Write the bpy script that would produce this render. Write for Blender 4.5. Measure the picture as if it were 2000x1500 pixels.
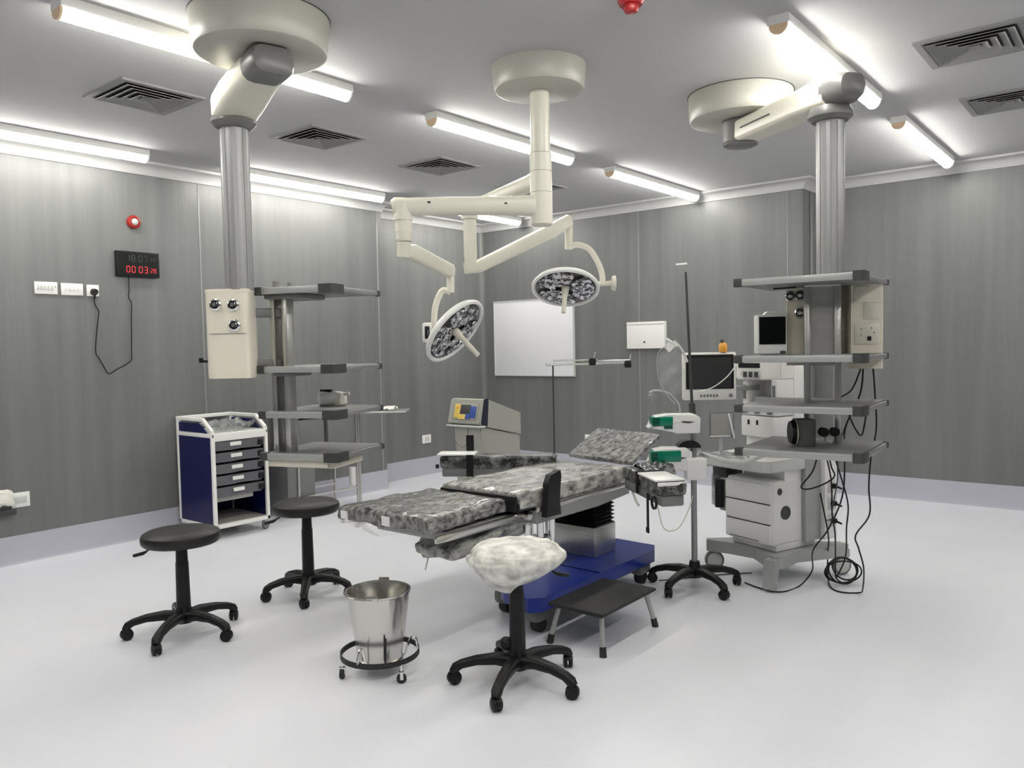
import bpy, bmesh, math, random
from mathutils import Vector, Matrix, noise
random.seed(7)
PI = math.pi
for o in list(bpy.data.objects): bpy.data.objects.remove(o)
SC = bpy.context.scene
COL = SC.collection

# ------------------------------------------------------------------ camera, world, exposure
cd = bpy.data.cameras.new('camera'); cam = bpy.data.objects.new('camera', cd); COL.objects.link(cam)
cd.sensor_width = 36; cd.lens = 28.014; cd.clip_start = .02; cd.clip_end = 60
Rv, Uv, Fv = (0.77869647, 0.62707366, -0.02025907), (-0.01437589, 0.05011529, 0.99863997), (-0.62723611, 0.77734618, -0.04803934)
cam.matrix_world = Matrix(((Rv[0], Uv[0], -Fv[0], 0), (Rv[1], Uv[1], -Fv[1], 0), (Rv[2], Uv[2], -Fv[2], 1.5), (0, 0, 0, 1)))
SC.camera = cam
w = bpy.data.worlds.new('world'); SC.world = w; w.use_nodes = True
w.node_tree.nodes['Background'].inputs[0].default_value = (.8, .85, .9, 1)
w.node_tree.nodes['Background'].inputs[1].default_value = .02
SC.view_settings.view_transform = 'Standard'; SC.view_settings.look = 'None'
SC.view_settings.gamma = 1; SC.view_settings.use_curve_mapping = False
SC.view_settings.exposure = 0.98
LAMP_POWER = 20.0

# ------------------------------------------------------------------ materials
def mat(name, col, rough=.5, metal=0, emit=None, es=0, alpha=None, trans=0, bump=None, mottle=None, spec=None, coat=0, coords='Object'):
    m = bpy.data.materials.new(name); m.use_nodes = True
    nt = m.node_tree; b = nt.nodes['Principled BSDF']
    b.inputs['Base Color'].default_value = (*col, 1); b.inputs['Roughness'].default_value = rough
    b.inputs['Metallic'].default_value = metal; b.inputs['Transmission Weight'].default_value = trans
    b.inputs['Coat Weight'].default_value = coat
    if spec is not None: b.inputs['Specular IOR Level'].default_value = spec
    if emit: b.inputs['Emission Color'].default_value = (*emit, 1); b.inputs['Emission Strength'].default_value = es
    if alpha is not None: b.inputs['Alpha'].default_value = alpha
    tc = nt.nodes.new('ShaderNodeTexCoord')
    if bump:   # (scale xyz, strength, detail)
        mp = nt.nodes.new('ShaderNodeMapping'); mp.inputs['Scale'].default_value = bump[0]
        nz = nt.nodes.new('ShaderNodeTexNoise'); nz.inputs['Scale'].default_value = 1; nz.inputs['Detail'].default_value = bump[2]
        bp = nt.nodes.new('ShaderNodeBump'); bp.inputs['Strength'].default_value = bump[1]; bp.inputs['Distance'].default_value = .01
        nt.links.new(tc.outputs[coords], mp.inputs[0]); nt.links.new(mp.outputs[0], nz.inputs[0])
        nt.links.new(nz.outputs[0], bp.inputs['Height']); nt.links.new(bp.outputs[0], b.inputs['Normal'])
    if mottle:  # (scale xyz, colour b, lo, hi, detail)
        mp = nt.nodes.new('ShaderNodeMapping'); mp.inputs['Scale'].default_value = mottle[0]
        nz = nt.nodes.new('ShaderNodeTexNoise'); nz.inputs['Scale'].default_value = 1; nz.inputs['Detail'].default_value = mottle[4]
        nz.inputs['Roughness'].default_value = .62
        cr = nt.nodes.new('ShaderNodeValToRGB'); cr.color_ramp.elements[0].position = mottle[2]; cr.color_ramp.elements[1].position = mottle[3]
        cr.color_ramp.elements[0].color = (*col, 1); cr.color_ramp.elements[1].color = (*mottle[1], 1)
        nt.links.new(tc.outputs[coords], mp.inputs[0]); nt.links.new(mp.outputs[0], nz.inputs[0])
        nt.links.new(nz.outputs[0], cr.inputs[0]); nt.links.new(cr.outputs[0], b.inputs['Base Color'])
    return m
def wall_mat(name, sx, sy):
    m = mat(name, (.145, .15, .148), .4, bump=((sx, sy, 5), .12, 5), mottle=((sx * .12, sy * .12, .4), (.195, .20, .196), .3, .72, 9))
    return m
M = {}
M['wall_x'] = wall_mat('wall_vinyl_long', 60, 60)
M['ceiling'] = mat('ceiling_paint', (.46, .462, .468), .8)
M['cornice'] = mat('cornice_plaster', (.5, .5, .495), .6)
M['floor'] = mat('vinyl_floor', (.75, .765, .82), .34, mottle=((.7, .7, .7), (.80, .81, .85), .35, .7, 3), bump=((9, 9, 9), .03, 3))
M['skirt'] = mat('lilac_vinyl_skirting', (.47, .475, .54), .4)
M['seam'] = mat('wall_seam', (.26, .27, .26), .4)
M['cream'] = mat('cream_enamel', (.73, .71, .61), .32)
M['cream2'] = mat('cream_plastic', (.82, .775, .655), .4)
M['cover'] = mat('cover_enamel', (.44, .435, .385), .35)
M['white'] = mat('white_plastic', (.82, .82, .8), .35)
M['offwhite'] = mat('light_grey_plastic', (.6, .61, .59), .4)
M['paint_white'] = mat('white_powder_coat', (.85, .85, .82), .35)
M['board'] = mat('whiteboard_laminate', (.8, .81, .84), .3)
M['gray'] = mat('mid_grey_plastic', (.18, .183, .18), .45)
M['lgray'] = mat('pale_grey_metal', (.42, .43, .42), .4, .3)
M['dgray'] = mat('dark_grey_cap', (.05, .052, .05), .45)
M['capgray'] = mat('joint_cap_grey', (.15, .15, .145), .35)
M['alu'] = mat('satin_aluminium', (.33, .335, .335), .42, .55, bump=((60, 60, 1), .05, 2))
M['steel'] = mat('stainless_steel', (.62, .61, .57), .22, 1.0)
M['brushed'] = mat('brushed_steel', (.55, .55, .53), .3, .9, bump=((2, 2, 90), .06, 3))
M['chrome'] = mat('chrome', (.8, .8, .8), .12, 1.0)
M['black'] = mat('black_plastic', (.009, .009, .01), .4, spec=.3)
M['rubber'] = mat('black_rubber', (.018, .018, .02), .6)
M['vinyl'] = mat('black_seat_vinyl', (.014, .014, .014), .45, spec=.4, bump=((60, 60, 60), .08, 2))
M['blue'] = mat('royal_blue_paint', (.004, .024, .25), .3)
M['navy'] = mat('navy_panel', (.002, .004, .07), .3)
M['navyplastic'] = mat('navy_black_plastic', (.008, .012, .03), .45)
M['drawer'] = mat('drawer_grey_plastic', (.115, .115, .125), .45)
M['bay'] = mat('bay_grey_sheet', (.33, .33, .31), .45)
M['tag'] = mat('paper_label', (.85, .85, .83), .6)
M['green'] = mat('green_tinted_window', (.0, .2, .115), .2)
M['dgreen'] = mat('deep_green_panel', (.0, .075, .045), .2)
M['screen'] = mat('dark_screen', (.003, .005, .005), .25, spec=.15)
M['screen2'] = mat('grey_black_screen', (.03, .032, .033), .3)
M['red'] = mat('red_plastic', (.36, .012, .016), .35)
M['redlens'] = mat('red_beacon', (.36, .02, .015), .3)
M['redled'] = mat('red_led_segment', (.6, .02, .03), .4, emit=(.9, .03, .07), es=.22)
M['dimled'] = mat('unlit_led_segment', (.02, .045, .025), .4)
M['orange'] = mat('amber_bottle', (.75, .35, .05), .3)
M['yellow'] = mat('yellow_label', (.75, .55, .12), .5)
M['lblue'] = mat('blue_label', (.03, .08, .32), .5)
M['stripe'] = mat('dark_label', (.05, .045, .045), .5)
M['esu'] = mat('beige_grey_casing', (.36, .36, .32), .45)
M['glow'] = mat('lamp_diffuser', (.9, .9, .85), .4, emit=(1, .97, .91), es=LAMP_POWER)
M['endcap'] = mat('lamp_end_cap', (.8, .6, .4), .4)
M['vent'] = mat('vent_aluminium', (.25, .25, .25), .45)
M['ventdark'] = mat('vent_recess_shade', (.03, .03, .03), .7)  # dark colour standing in for shade inside the vent recess
M['wrap'] = mat('plastic_wrapped_mattress', (.03, .03, .03), .26, mottle=((34, 20, 30), (.40, .40, .38), .36, .68, 12), bump=((40, 26, 40), 1, 9), coat=.5)  # pale mottle paints wrinkle highlights along with the film's whitish creases
M['wrap_light'] = mat('crinkled_plastic_cover', (.07, .07, .068), .24, mottle=((26, 12, 26), (.60, .60, .56), .34, .62, 12), bump=((34, 18, 34), 1, 9), coat=.6)  # brighter mottle: painted glints mixed with milky plastic wrinkles
M['wrap_dark'] = mat('plastic_over_black', (.015, .017, .016), .2, mottle=((22, 16, 22), (.30, .31, .3), .44, .72, 10), bump=((30, 30, 30), .7, 7), coat=.4)  # sparser painted glints and whitish film creases over black
M['reflector'] = mat('faceted_reflector', (.07, .07, .075), .15, .8, mottle=((30, 30, 30), (.6, .6, .62), .46, .56, 2), bump=((40, 40, 40), .8, 3))
M['paper'] = mat('crumpled_paper', (.8, .79, .72), .6)
M['mark'] = mat('pencil_mark', (.06, .06, .06), .7)
def film(name, col, mixf, rough=.2):
    m = bpy.data.materials.new(name); m.use_nodes = True; nt = m.node_tree
    b = nt.nodes['Principled BSDF']; b.inputs['Base Color'].default_value = (*col, 1); b.inputs['Roughness'].default_value = rough
    t = nt.nodes.new('ShaderNodeBsdfTransparent'); mx = nt.nodes.new('ShaderNodeMixShader')
    tc = nt.nodes.new('ShaderNodeTexCoord'); nz = nt.nodes.new('ShaderNodeTexNoise'); nz.inputs['Scale'].default_value = 14; nz.inputs['Detail'].default_value = 6
    cr = nt.nodes.new('ShaderNodeMapRange'); cr.inputs[1].default_value = .3; cr.inputs[2].default_value = .7
    cr.inputs[3].default_value = mixf[0]; cr.inputs[4].default_value = mixf[1]
    bp = nt.nodes.new('ShaderNodeBump'); bp.inputs['Strength'].default_value = .5; bp.inputs['Distance'].default_value = .01
    nt.links.new(tc.outputs['Object'], nz.inputs[0]); nt.links.new(nz.outputs[0], cr.inputs[0]); nt.links.new(cr.outputs[0], mx.inputs[0])
    nt.links.new(nz.outputs[0], bp.inputs['Height']); nt.links.new(bp.outputs[0], b.inputs['Normal'])
    nt.links.new(t.outputs[0], mx.inputs[1]); nt.links.new(b.outputs[0], mx.inputs[2])
    nt.links.new(mx.outputs[0], nt.nodes['Material Output'].inputs[0])
    return m
M['bag'] = film('white_plastic_bag', (.86, .85, .79), (.45, 1.15), .4)
M['film'] = film('clear_plastic_film', (.6, .62, .6), (.08, .35))
M['tint'] = film('grey_clear_plastic', (.3, .32, .31), (.3, .75))

# ------------------------------------------------------------------ geometry helpers
WM = {}
def T(x, y, z=0, rz=0, rx=0, ry=0):
    return Matrix.Translation((x, y, z)) @ Matrix.Rotation(math.radians(rz), 4, 'Z') @ Matrix.Rotation(math.radians(ry), 4, 'Y') @ Matrix.Rotation(math.radians(rx), 4, 'X')
def tag(o, label=None, cat=None, group=None, kind=None):
    if label: o['label'] = label
    if cat: o['category'] = cat
    if group: o['group'] = group
    if kind: o['kind'] = kind
    return o
def root(name, label, cat, m=None, group=None):
    o = bpy.data.objects.new(name, None); COL.objects.link(o); o.empty_display_size = .1
    m = m or Matrix.Identity(4); o.matrix_world = m; WM[o.name] = m.copy()
    return tag(o, label, cat, group)
class G:
    """collects shapes (given in the frame m) into one mesh"""
    def __init__(s, m=None): s.bm = bmesh.new(); s.m = m or Matrix.Identity(4); s.mats = []
    def mi(s, mt):
        if mt not in s.mats: s.mats.append(mt)
        return s.mats.index(mt) + 1
    def _set(s, faces, mt):
        if mt is not None:
            i = s.mi(mt)
            for f in faces: f.material_index = i
    def box(s, c, d, mt=None, bev=0, rot=None, seg=2):
        r = bmesh.ops.create_cube(s.bm, size=1); vs = r['verts']
        mm = Matrix.Translation(c) @ (rot or Matrix.Identity(4)) @ Matrix.Diagonal((d[0], d[1], d[2], 1))
        bmesh.ops.transform(s.bm, matrix=s.m @ mm, verts=vs)
        fs = {f for v in vs for f in v.link_faces}
        s._set(fs, mt)
        if bev:
            es = {e for v in vs for e in v.link_edges}
            r2 = bmesh.ops.bevel(s.bm, geom=list(es), offset=min(bev, .49 * min(d)), segments=seg, profile=.5, affect='EDGES', clamp_overlap=True)
            s._set(r2['faces'], mt)
        return s
    def ring(s, pts):
        return [s.bm.verts.new(s.m @ Vector(p)) for p in pts]
    def loft(s, rings, closed=True, caps=True, mt=None):
        rs = [s.ring(r) for r in rings]; fs = []
        n = len(rs[0])
        for a, b in zip(rs, rs[1:]):
            for i in range(n if closed else n - 1):
                j = (i + 1) % n
                try: fs.append(s.bm.faces.new((a[i], a[j], b[j], b[i])))
                except ValueError: pass
        if caps and closed:
            fs.append(s.bm.faces.new(rs[0][::-1])); fs.append(s.bm.faces.new(rs[-1]))
        s._set(fs, mt); return s
    def cyl(s, a, b, r1, r2=None, seg=24, mt=None, caps=True):
        r2 = r1 if r2 is None else r2
        a = Vector(a); b = Vector(b); d = (b - a).normalized()
        x = d.orthogonal().normalized(); y = d.cross(x)
        rr = [[c + (x * math.cos(t) + y * math.sin(t)) * r for t in [2 * PI * k / seg for k in range(seg)]] for c, r in ((a, r1), (b, r2))]
        return s.loft(rr, caps=caps, mt=mt)
    def tube(s, path, r, seg=10, mt=None, smooth=0, flat=None):
        P = [Vector(p) for p in path]
        if smooth: P = catmull(P, smooth)
        n = len(P); rs = r if isinstance(r, (list, tuple)) else None
        tang = [(P[min(i + 1, n - 1)] - P[max(i - 1, 0)]).normalized() for i in range(n)]
        x = tang[0].orthogonal().normalized(); rings = []
        for i in range(n):
            x = (x - tang[i] * x.dot(tang[i])).normalized(); y = tang[i].cross(x)
            if rs: q = i / (n - 1) * (len(rs) - 1); k = min(int(q), len(rs) - 2); rad = rs[k] + (rs[k + 1] - rs[k]) * (q - k)
            else: rad = r
            rings.append([P[i] + (x * math.cos(t) + y * math.sin(t)) * rad for t in [2 * PI * k / seg for k in range(seg)]])
        return s.loft(rings, mt=mt)
    def beam(s, path, w, h, mt=None, up=(0, 0, 1), bev=.2):
        """rounded rectangular section swept on a path; w,h numbers or lists"""
        P = [Vector(p) for p in path]; n = len(P); up = Vector(up); rings = []
        for i in range(n):
            t = (P[min(i + 1, n - 1)] - P[max(i - 1, 0)]).normalized()
            x = t.cross(up).normalized(); z = x.cross(t)
            W = w[i] if isinstance(w, (list, tuple)) else w; Hh = h[i] if isinstance(h, (list, tuple)) else h
            c = bev * min(W, Hh); a, b = W / 2, Hh / 2; pts = []
            for sx, sy, a0 in ((1, 1, 0), (-1, 1, 90), (-1, -1, 180), (1, -1, 270)):
                for k in range(4):
                    an = math.radians(a0 + 30 * k); pts.append(P[i] + x * (sx * (a - c) + c * math.cos(an)) + z * (sy * (b - c) + c * math.sin(an)))
            rings.append(pts)
        return s.loft(rings, mt=mt)
    def lathe(s, prof, c=(0, 0, 0), rot=None, seg=40, mt=None, closed_prof=False):
        mm = Matrix.Translation(c) @ (rot or Matrix.Identity(4)); rings = []
        for r, z in prof:
            rings.append([mm @ Vector((max(r, 1e-5) * math.cos(2 * PI * k / seg), max(r, 1e-5) * math.sin(2 * PI * k / seg), z)) for k in range(seg)])
        if closed_prof: rings.append(rings[0])
        return s.loft(rings, caps=False, mt=mt)
    def prism(s, pts, axis, lo, hi, mt=None, rot=None):
        """2D polygon extruded along axis: 'x' (pts y,z) 'y' (pts x,z) 'z' (pts x,y)"""
        f = {'x': lambda p, q: (q, p[0], p[1]), 'y': lambda p, q: (p[0], q, p[1]), 'z': lambda p, q: (p[0], p[1], q)}[axis]
        A = [Vector(f(p, lo)) for p in pts]; B = [Vector(f(p, hi)) for p in pts]
        if rot is not None: A = [rot @ v for v in A]; B = [rot @ v for v in B]
        return s.loft([A, B], mt=mt)
    def pad(s, c, d, r=.03, n=12, amp=.004, fr=14, rot=None, mt=None, seed=0):
        r = min(r, .49 * min(d))
        tb = bmesh.new(); vs0 = bmesh.ops.create_cube(tb, size=2)['verts']
        bmesh.ops.subdivide_edges(tb, edges=tb.edges[:], cuts=n, use_grid_fill=True); vs = list(tb.verts)
        h = Vector(d) / 2; inn = Vector([max(h[i] - r, 0) for i in range(3)]); mm = s.m @ Matrix.Translation(c) @ (rot or Matrix.Identity(4))
        for v in vs:
            p = Vector([v.co[i] * h[i] for i in range(3)])
            q = Vector([max(-inn[i], min(inn[i], p[i])) for i in range(3)]); e = p - q
            if e.length > 1e-6: e.normalize()
            p = q + e * r
            k = noise.noise(Vector((p.x * fr + seed, p.y * fr, p.z * fr))) + .5 * noise.noise(Vector((p.x * fr * 3, p.y * fr * 3 + seed, p.z * fr * 3)))
            v.co = mm @ (p + e * k * amp)
        tb.verts.index_update(); nv = [s.bm.verts.new(v.co) for v in tb.verts]; fs = [s.bm.faces.new([nv[v.index] for v in f.verts]) for f in tb.faces]; tb.free()
        s._set(fs, mt); return s
    def ball(s, c, d, mt=None, seg=20, rot=None):
        r = bmesh.ops.create_uvsphere(s.bm, u_segments=seg, v_segments=max(8, seg // 2), radius=1)
        mm = Matrix.Translation(c) @ (rot or Matrix.Identity(4)) @ Matrix.Diagonal((d[0], d[1], d[2], 1))
        bmesh.ops.transform(s.bm, matrix=s.m @ mm, verts=r['verts'])
        s._set({f for v in r['verts'] for f in v.link_faces}, mt); return s
    def build(s, name, mt, parent=None, label=None, angle=38):
        me = bpy.data.meshes.new(name)
        wm = WM.get(parent.name, Matrix.Identity(4)) if parent else Matrix.Identity(4)
        bmesh.ops.recalc_face_normals(s.bm, faces=s.bm.faces[:])
        if parent: bmesh.ops.transform(s.bm, matrix=wm.inverted(), verts=s.bm.verts[:])
        s.bm.to_mesh(me); s.bm.free()
        for x in [mt] + s.mats: me.materials.append(M[x])
        for p in me.polygons: p.use_smooth = True
        me.set_sharp_from_angle(angle=math.radians(angle))
        o = bpy.data.objects.new(name, me); COL.objects.link(o)
        if parent:
            o.parent = parent; WM[o.name] = wm
        if label: o['label'] = label
        return o
def catmull(P, k):
    out = []
    for i in range(len(P) - 1):
        a, b, c, d = P[max(i - 1, 0)], P[i], P[i + 1], P[min(i + 2, len(P) - 1)]
        for j in range(k):
            t = j / k
            out.append(.5 * ((2 * b) + (c - a) * t + (2 * a - 5 * b + 4 * c - d) * t * t + (3 * b - a - 3 * c + d) * t ** 3))
    out.append(P[-1]); return out
def basis(n, up=(0, 0, 1)):
    n = Vector(n).normalized(); x = Vector(up).cross(n)
    if x.length < 1e-4: x = Vector((1, 0, 0))
    x.normalize(); y = n.cross(x)
    return Matrix((x, y, n)).transposed().to_4x4()
def V3(*a): return Vector(a)
def structure(o): o['kind'] = 'structure'; return o

# ------------------------------------------------------------------ room shell
XL, XL2, YC, YB, YB2, XR, YF, XS, ZC = -6.383, -6.692, 5.755, 7.722, 8.02, 3.2, -2.2, -2.63, 3.03
structure(G().box(((XL2 + XR) / 2 - .1, (YF + YB2) / 2, -.05), (XR - XL2 + .6, YB2 - YF + .5, .1)).build('floor', 'floor'))
structure(G().box(((XL2 + XR) / 2 - .1, (YF + YB2) / 2, ZC + .05), (XR - XL2 + .6, YB2 - YF + .5, .1)).build('ceiling', 'ceiling'))
structure(G().box((XL - .1, (YF + YC) / 2, ZC / 2), (.2, YC - YF, ZC)).build('wall_left', 'wall_x'))
structure(G().box((XL2 - .1, (YC + YB) / 2 + .05, ZC / 2), (.2, YB - YC + .1, ZC)).build('wall_left_recess', 'wall_x'))
structure(G().box(((XL2 + XS) / 2 - .1, YB + .15, ZC / 2), (XS - XL2 + .2, .3, ZC)).build('wall_back', 'wall_x'))
structure(G().box(((XS + XR) / 2 + .1, YB2 + .1, ZC / 2), (XR - XS + .2, .2, ZC)).build('wall_back_recess', 'wall_x'))
structure(G().box((XR + .1, (YF + YB2) / 2, ZC / 2), (.2, YB2 - YF, ZC)).build('wall_right', 'wall_x'))
structure(G().box(((XL + XR) / 2, YF - .1, ZC / 2), (XR - XL + .4, .2, ZC)).build('wall_front', 'wall_x'))
# cornice (cove) and skirting run along the walls
def cove(name, path):
    """path: (x, y, ox, oy) corners in the floor plan with the mitred direction into the room"""
    g = G(); prof = [(0, ZC - .0005), (0, 2.935), (.014, 2.935), (.016, 2.95)]
    for k in range(7):
        t = math.radians(k * 15); prof.append((.016 + .082 * (1 - math.cos(t)), 2.95 + .06 * math.sin(t)))
    prof += [(.112, 3.01), (.112, ZC - .0005)]
    g.loft([[V3(x + ox * q[0], y + oy * q[0], q[1]) for q in prof] for x, y, ox, oy in path])
    return structure(g.build(name, 'cornice', angle=25))
def skirt(name, a, b, nrm, h=.203):
    a = Vector((*a, 0)); b = Vector((*b, 0)); n = Vector((*nrm, 0)); g = G()
    prof = [(0, 0), (.03, 0), (.016, .006), (.008, .02), (.006, h), (0, h)]
    g.loft([[p + n * q[0] + Vector((0, 0, q[1])) for q in prof] for p in (a, b)])
    return structure(g.build(name, 'skirt', angle=30))
cove('trim_1', [(XL, YF, 1, 0), (XL, YC, 1, 1), (XL2, YC, 1, 1), (XL2, YB, 1, -1), (XS, YB, 1, -1), (XS, YB2, 1, -1), (XR, YB2, -1, -1), (XR, YF, -1, 0)])
skirt('baseboard_left', (XL, YF), (XL, YC), (1, 0)); skirt('baseboard_left_recess', (XL2, YC), (XL2, YB), (1, 0))
skirt('baseboard_back', (XL2, YB), (XS, YB), (0, -1)); skirt('baseboard_back_recess', (XS, YB2), (XR, YB2), (0, -1))
skirt('baseboard_right', (XR, YF), (XR, YB2), (-1, 0)); skirt('baseboard_column', (XS, YB), (XS, YB2), (1, 0))
# welded wall seams and corner trims
def seam(name, x, y, wx, wy): return structure(G().box((x, y, (2.935 + .203) / 2), (wx, wy, 2.935 - .203), bev=.001).build(name, 'seam'))
seam('trim_7', XL + .0015, 3.69, .003, .014); seam('trim_8', -4.414, YB - .0015, .014, .003); seam('trim_9', -2.775, YB - .0015, .012, .003)
seam('trim_10', XL + .0015, YC - .06, .004, .02)
g = G()
for x, y, r in ((XL2 + .055, YB - .055, .055),):
    pts = [(XL2, YB)] + [(XL2 + .06 - .06 * math.cos(t) + 0, YB - .06 + .06 * math.sin(t)) for t in [math.radians(90 * k / 8) for k in range(9)]]
    g.prism(pts, 'z', .2, 2.94)
structure(g.build('trim_11', 'wall_x'))
structure(G().box((XS + .012, YB2 - .06, 1.57), (.024, .10, 2.73), bev=.008).build('trim_12', 'alu'))

# ------------------------------------------------------------------ ceiling lamps
def lamp(x, y0, y1, label):
    m = T(x, y0, ZC); L = y1 - y0
    r = root('ceiling_lamp', label, 'ceiling lamp', m, 'batten lamps on the ceiling')
    g = G(m); g.prism([(-.05, 0), (-.054, -.04), (-.05, -.044), (.05, -.044), (.054, -.04), (.05, 0)], 'y', 0, L); g.build('lamp_body', 'white', r)
    pts = [(.042 * math.cos(t), -.044 + .045 * math.sin(t)) for t in [math.radians(-a) for a in range(0, 181, 15)]]
    g = G(m); g.prism(pts, 'y', .012, L - .012); g.build('diffuser', 'glow', r)
    for e in (0, L - .012):
        g = G(m); g.prism([(p[0] * 1.08, -.044 + (p[1] + .044) * 1.06) for p in pts], 'y', e, e + .012); g.build('end_cap', 'endcap' if e == 0 else 'white', r)
ROWS = [
 (-3.69, 1.51, 3.10, 'lit white batten lamp passing behind the left pendant ceiling cover'),
 (-3.69, 3.79, 5.37, 'lit white batten lamp behind the surgical light down tube'),
 (-3.69, 5.97, 7.63, 'lit white batten lamp near the back wall, between the centre and right pendants'),
 (-1.40, 3.78, 5.41, 'lit white batten lamp above the arm of the right pendant'),
 (-1.40, 6.04, 7.73, 'lit short-looking batten lamp near the back wall, right of the right pendant column'),
 (-5.98, 1.45, 3.05, 'lit white batten lamp close to the left wall at the picture edge'),
 (-5.98, 3.77, 5.42, 'lit white batten lamp close to the left wall, right of the left pendant column'),
 (-5.98, 6.04, 7.6, 'lit white batten lamp glimpsed under the horizontal surgical light arm'),
 (-1.40, 1.5, 3.1, 'white batten lamp nearest the camera, above the frame'),
 (.9, 1.5, 3.1, 'white batten lamp on the right side above the frame'),
 (.9, 3.78, 5.4, 'white batten lamp on the right side, second from the front'),
 (.9, 6.04, 7.7, 'white batten lamp on the right side by the back wall'),
 (-3.69, -.8, .8, 'white batten lamp behind the camera on the left'),
 (-1.40, -.8, .8, 'white batten lamp straight above the camera'),
 (.9, -.8, .8, 'white batten lamp behind the camera on the right'),
 (-5.98, -.8, .8, 'white batten lamp behind the camera by the left wall')]
for a in ROWS: lamp(*a)

# ------------------------------------------------------------------ ceiling vents
def vent(x, y, label):
    m = T(x, y, ZC); r = root('ceiling_vent', label, 'air vent', m, 'square air diffusers')
    g = G(m); g.box((0, 0, -.003), (.44, .44, .004)); g.build('shade_plate', 'ventdark', r)  # flat dark plate painting the shade of a recess that is not modelled
    g = G(m)
    def sq(h, z): return [(-h, -h, z), (h, -h, z), (h, h, z), (-h, h, z)]
    g.loft([sq(.25, 0), sq(.25, -.012), sq(.215, -.012), sq(.205, -.004)], caps=False); g.build('frame', 'vent', r, angle=10)
    g = G(m)
    for k in range(4):
        h = .2 - k * .045
        g.loft([sq(h, -.018), sq(h - .001, -.021), sq(h - .040, -.004 - .0), sq(h - .041, -.002)], caps=False)
    g.box((0, 0, -.012), (.05, .05, .01)); g.build('louvres', 'vent', r, angle=10)
vent(-4.72, 2.41, 'square ceiling air diffuser left of the left pendant column, nearest the camera')
vent(-4.72, 3.69, 'square ceiling air diffuser right of the left pendant column')
vent(-4.72, 4.945, 'square ceiling air diffuser left of the surgical light tube')
vent(-4.72, 6.2, 'square ceiling air diffuser peeking out behind the surgical light tube')
vent(-.755, 4.86, 'larger-looking square air diffuser at the top right of the ceiling')
vent(-.755, 6.14, 'square air diffuser at the right picture edge, second row')
r = root('smoke_detector', 'round red detector hanging from the ceiling at the top of the picture', 'smoke detector', T(-1.835, 3.17, ZC))
g = G(r.matrix_world.copy() if False else T(-1.835, 3.17, ZC)); g.lathe([(0, 0), (.058, 0), (.06, -.012), (.05, -.03), (.02, -.034), (0, -.034)]); g.build('base', 'red', r)
g = G(T(-1.835, 3.17, ZC)); g.lathe([(.034, -.03), (.036, -.045), (.028, -.06), (0, -.064)]); g.build('sensor_dome', 'red', r)

# ------------------------------------------------------------------ ceiling supply pendants
def disc_cover(g, x, y, r1, r2, zb):
    g.lathe([(0, ZC), (r1, ZC), (r1, ZC - .004), (r1 + .001, ZC - .006), (r2 + .002, zb + .02), (r2 - .004, zb + .006), (r2 - .02, zb), (0, zb)], (x, y, 0), seg=64)
def outlet(r, m, x, z, y, mt='chrome'):
    g = G(m); ro = Matrix.Rotation(PI / 2, 4, 'X')
    g.lathe([(0, 0), (.030, 0), (.030, .008), (.024, .014), (.012, .016), (.010, .03), (0, .03)], (x, y, z), ro, seg=20, mt='chrome')
    g.box((x, y - .02, z - .004), (.02, .018, .034), 'black', bev=.004)
    g.lathe([(.021, .0145), (.022, .018), (.016, .018)], (x, y, z), ro, seg=20, mt='black')
    g.build('gas_outlet', 'chrome', r)
def shelf(r, m, x0, x1, y0, y1, z, cl=.06, t=.026):
    cx, cy = (x0 + x1) / 2, (y0 + y1) / 2
    g = G(m); g.box((cx, cy, z), (x1 - x0, y1 - y0, t), bev=.004)
    s = g.build('shelf', 'gray', r)
    g = G(m); g.box(((x0 + x1) / 2, y0 - .012, z - .002), (x1 - x0 - .04, .02, .034), bev=.004)
    g.build('front_rail', 'lgray', s)
    cx2 = x1 - .035
    g = G(m); g.box((x0 + .014, y0 - .008, z - .002), (.045, .036, .044), bev=.006); g.build('corner_cap', 'dgray', s)
    g = G(m); g.prism([(x1 - cl, y0 - .028), (x1 + .010, y0 - .028), (x1 + .022, y0 - .01), (x1 + .022, y0 + .09), (x1 + .004, y0 + .09), (x1 + .002, y0 + .005), (x1 - cl, y0 + .005)], 'z', z - .025, z + .022)
    g.build('corner_cap', 'dgray', s)
    g = G(m); g.box((x1 + .010, y1 - .01, z - .002), (.024, .03, .034), bev=.005); g.build('corner_cap', 'dgray', s)
    g = G(m); g.box((x1 + .010, (y0 + y1) / 2 + .04, z - .002), (.016, y1 - y0 - .1, .024), bev=.004); g.build('side_rail', 'alu', s)
    g = G(m); g.box((x0 - .006, (y0 + y1) / 2 + .01, z - .002), (.012, y1 - y0 - .04, .024), bev=.003); g.build('side_rail', 'alu', s)
    return s

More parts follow.
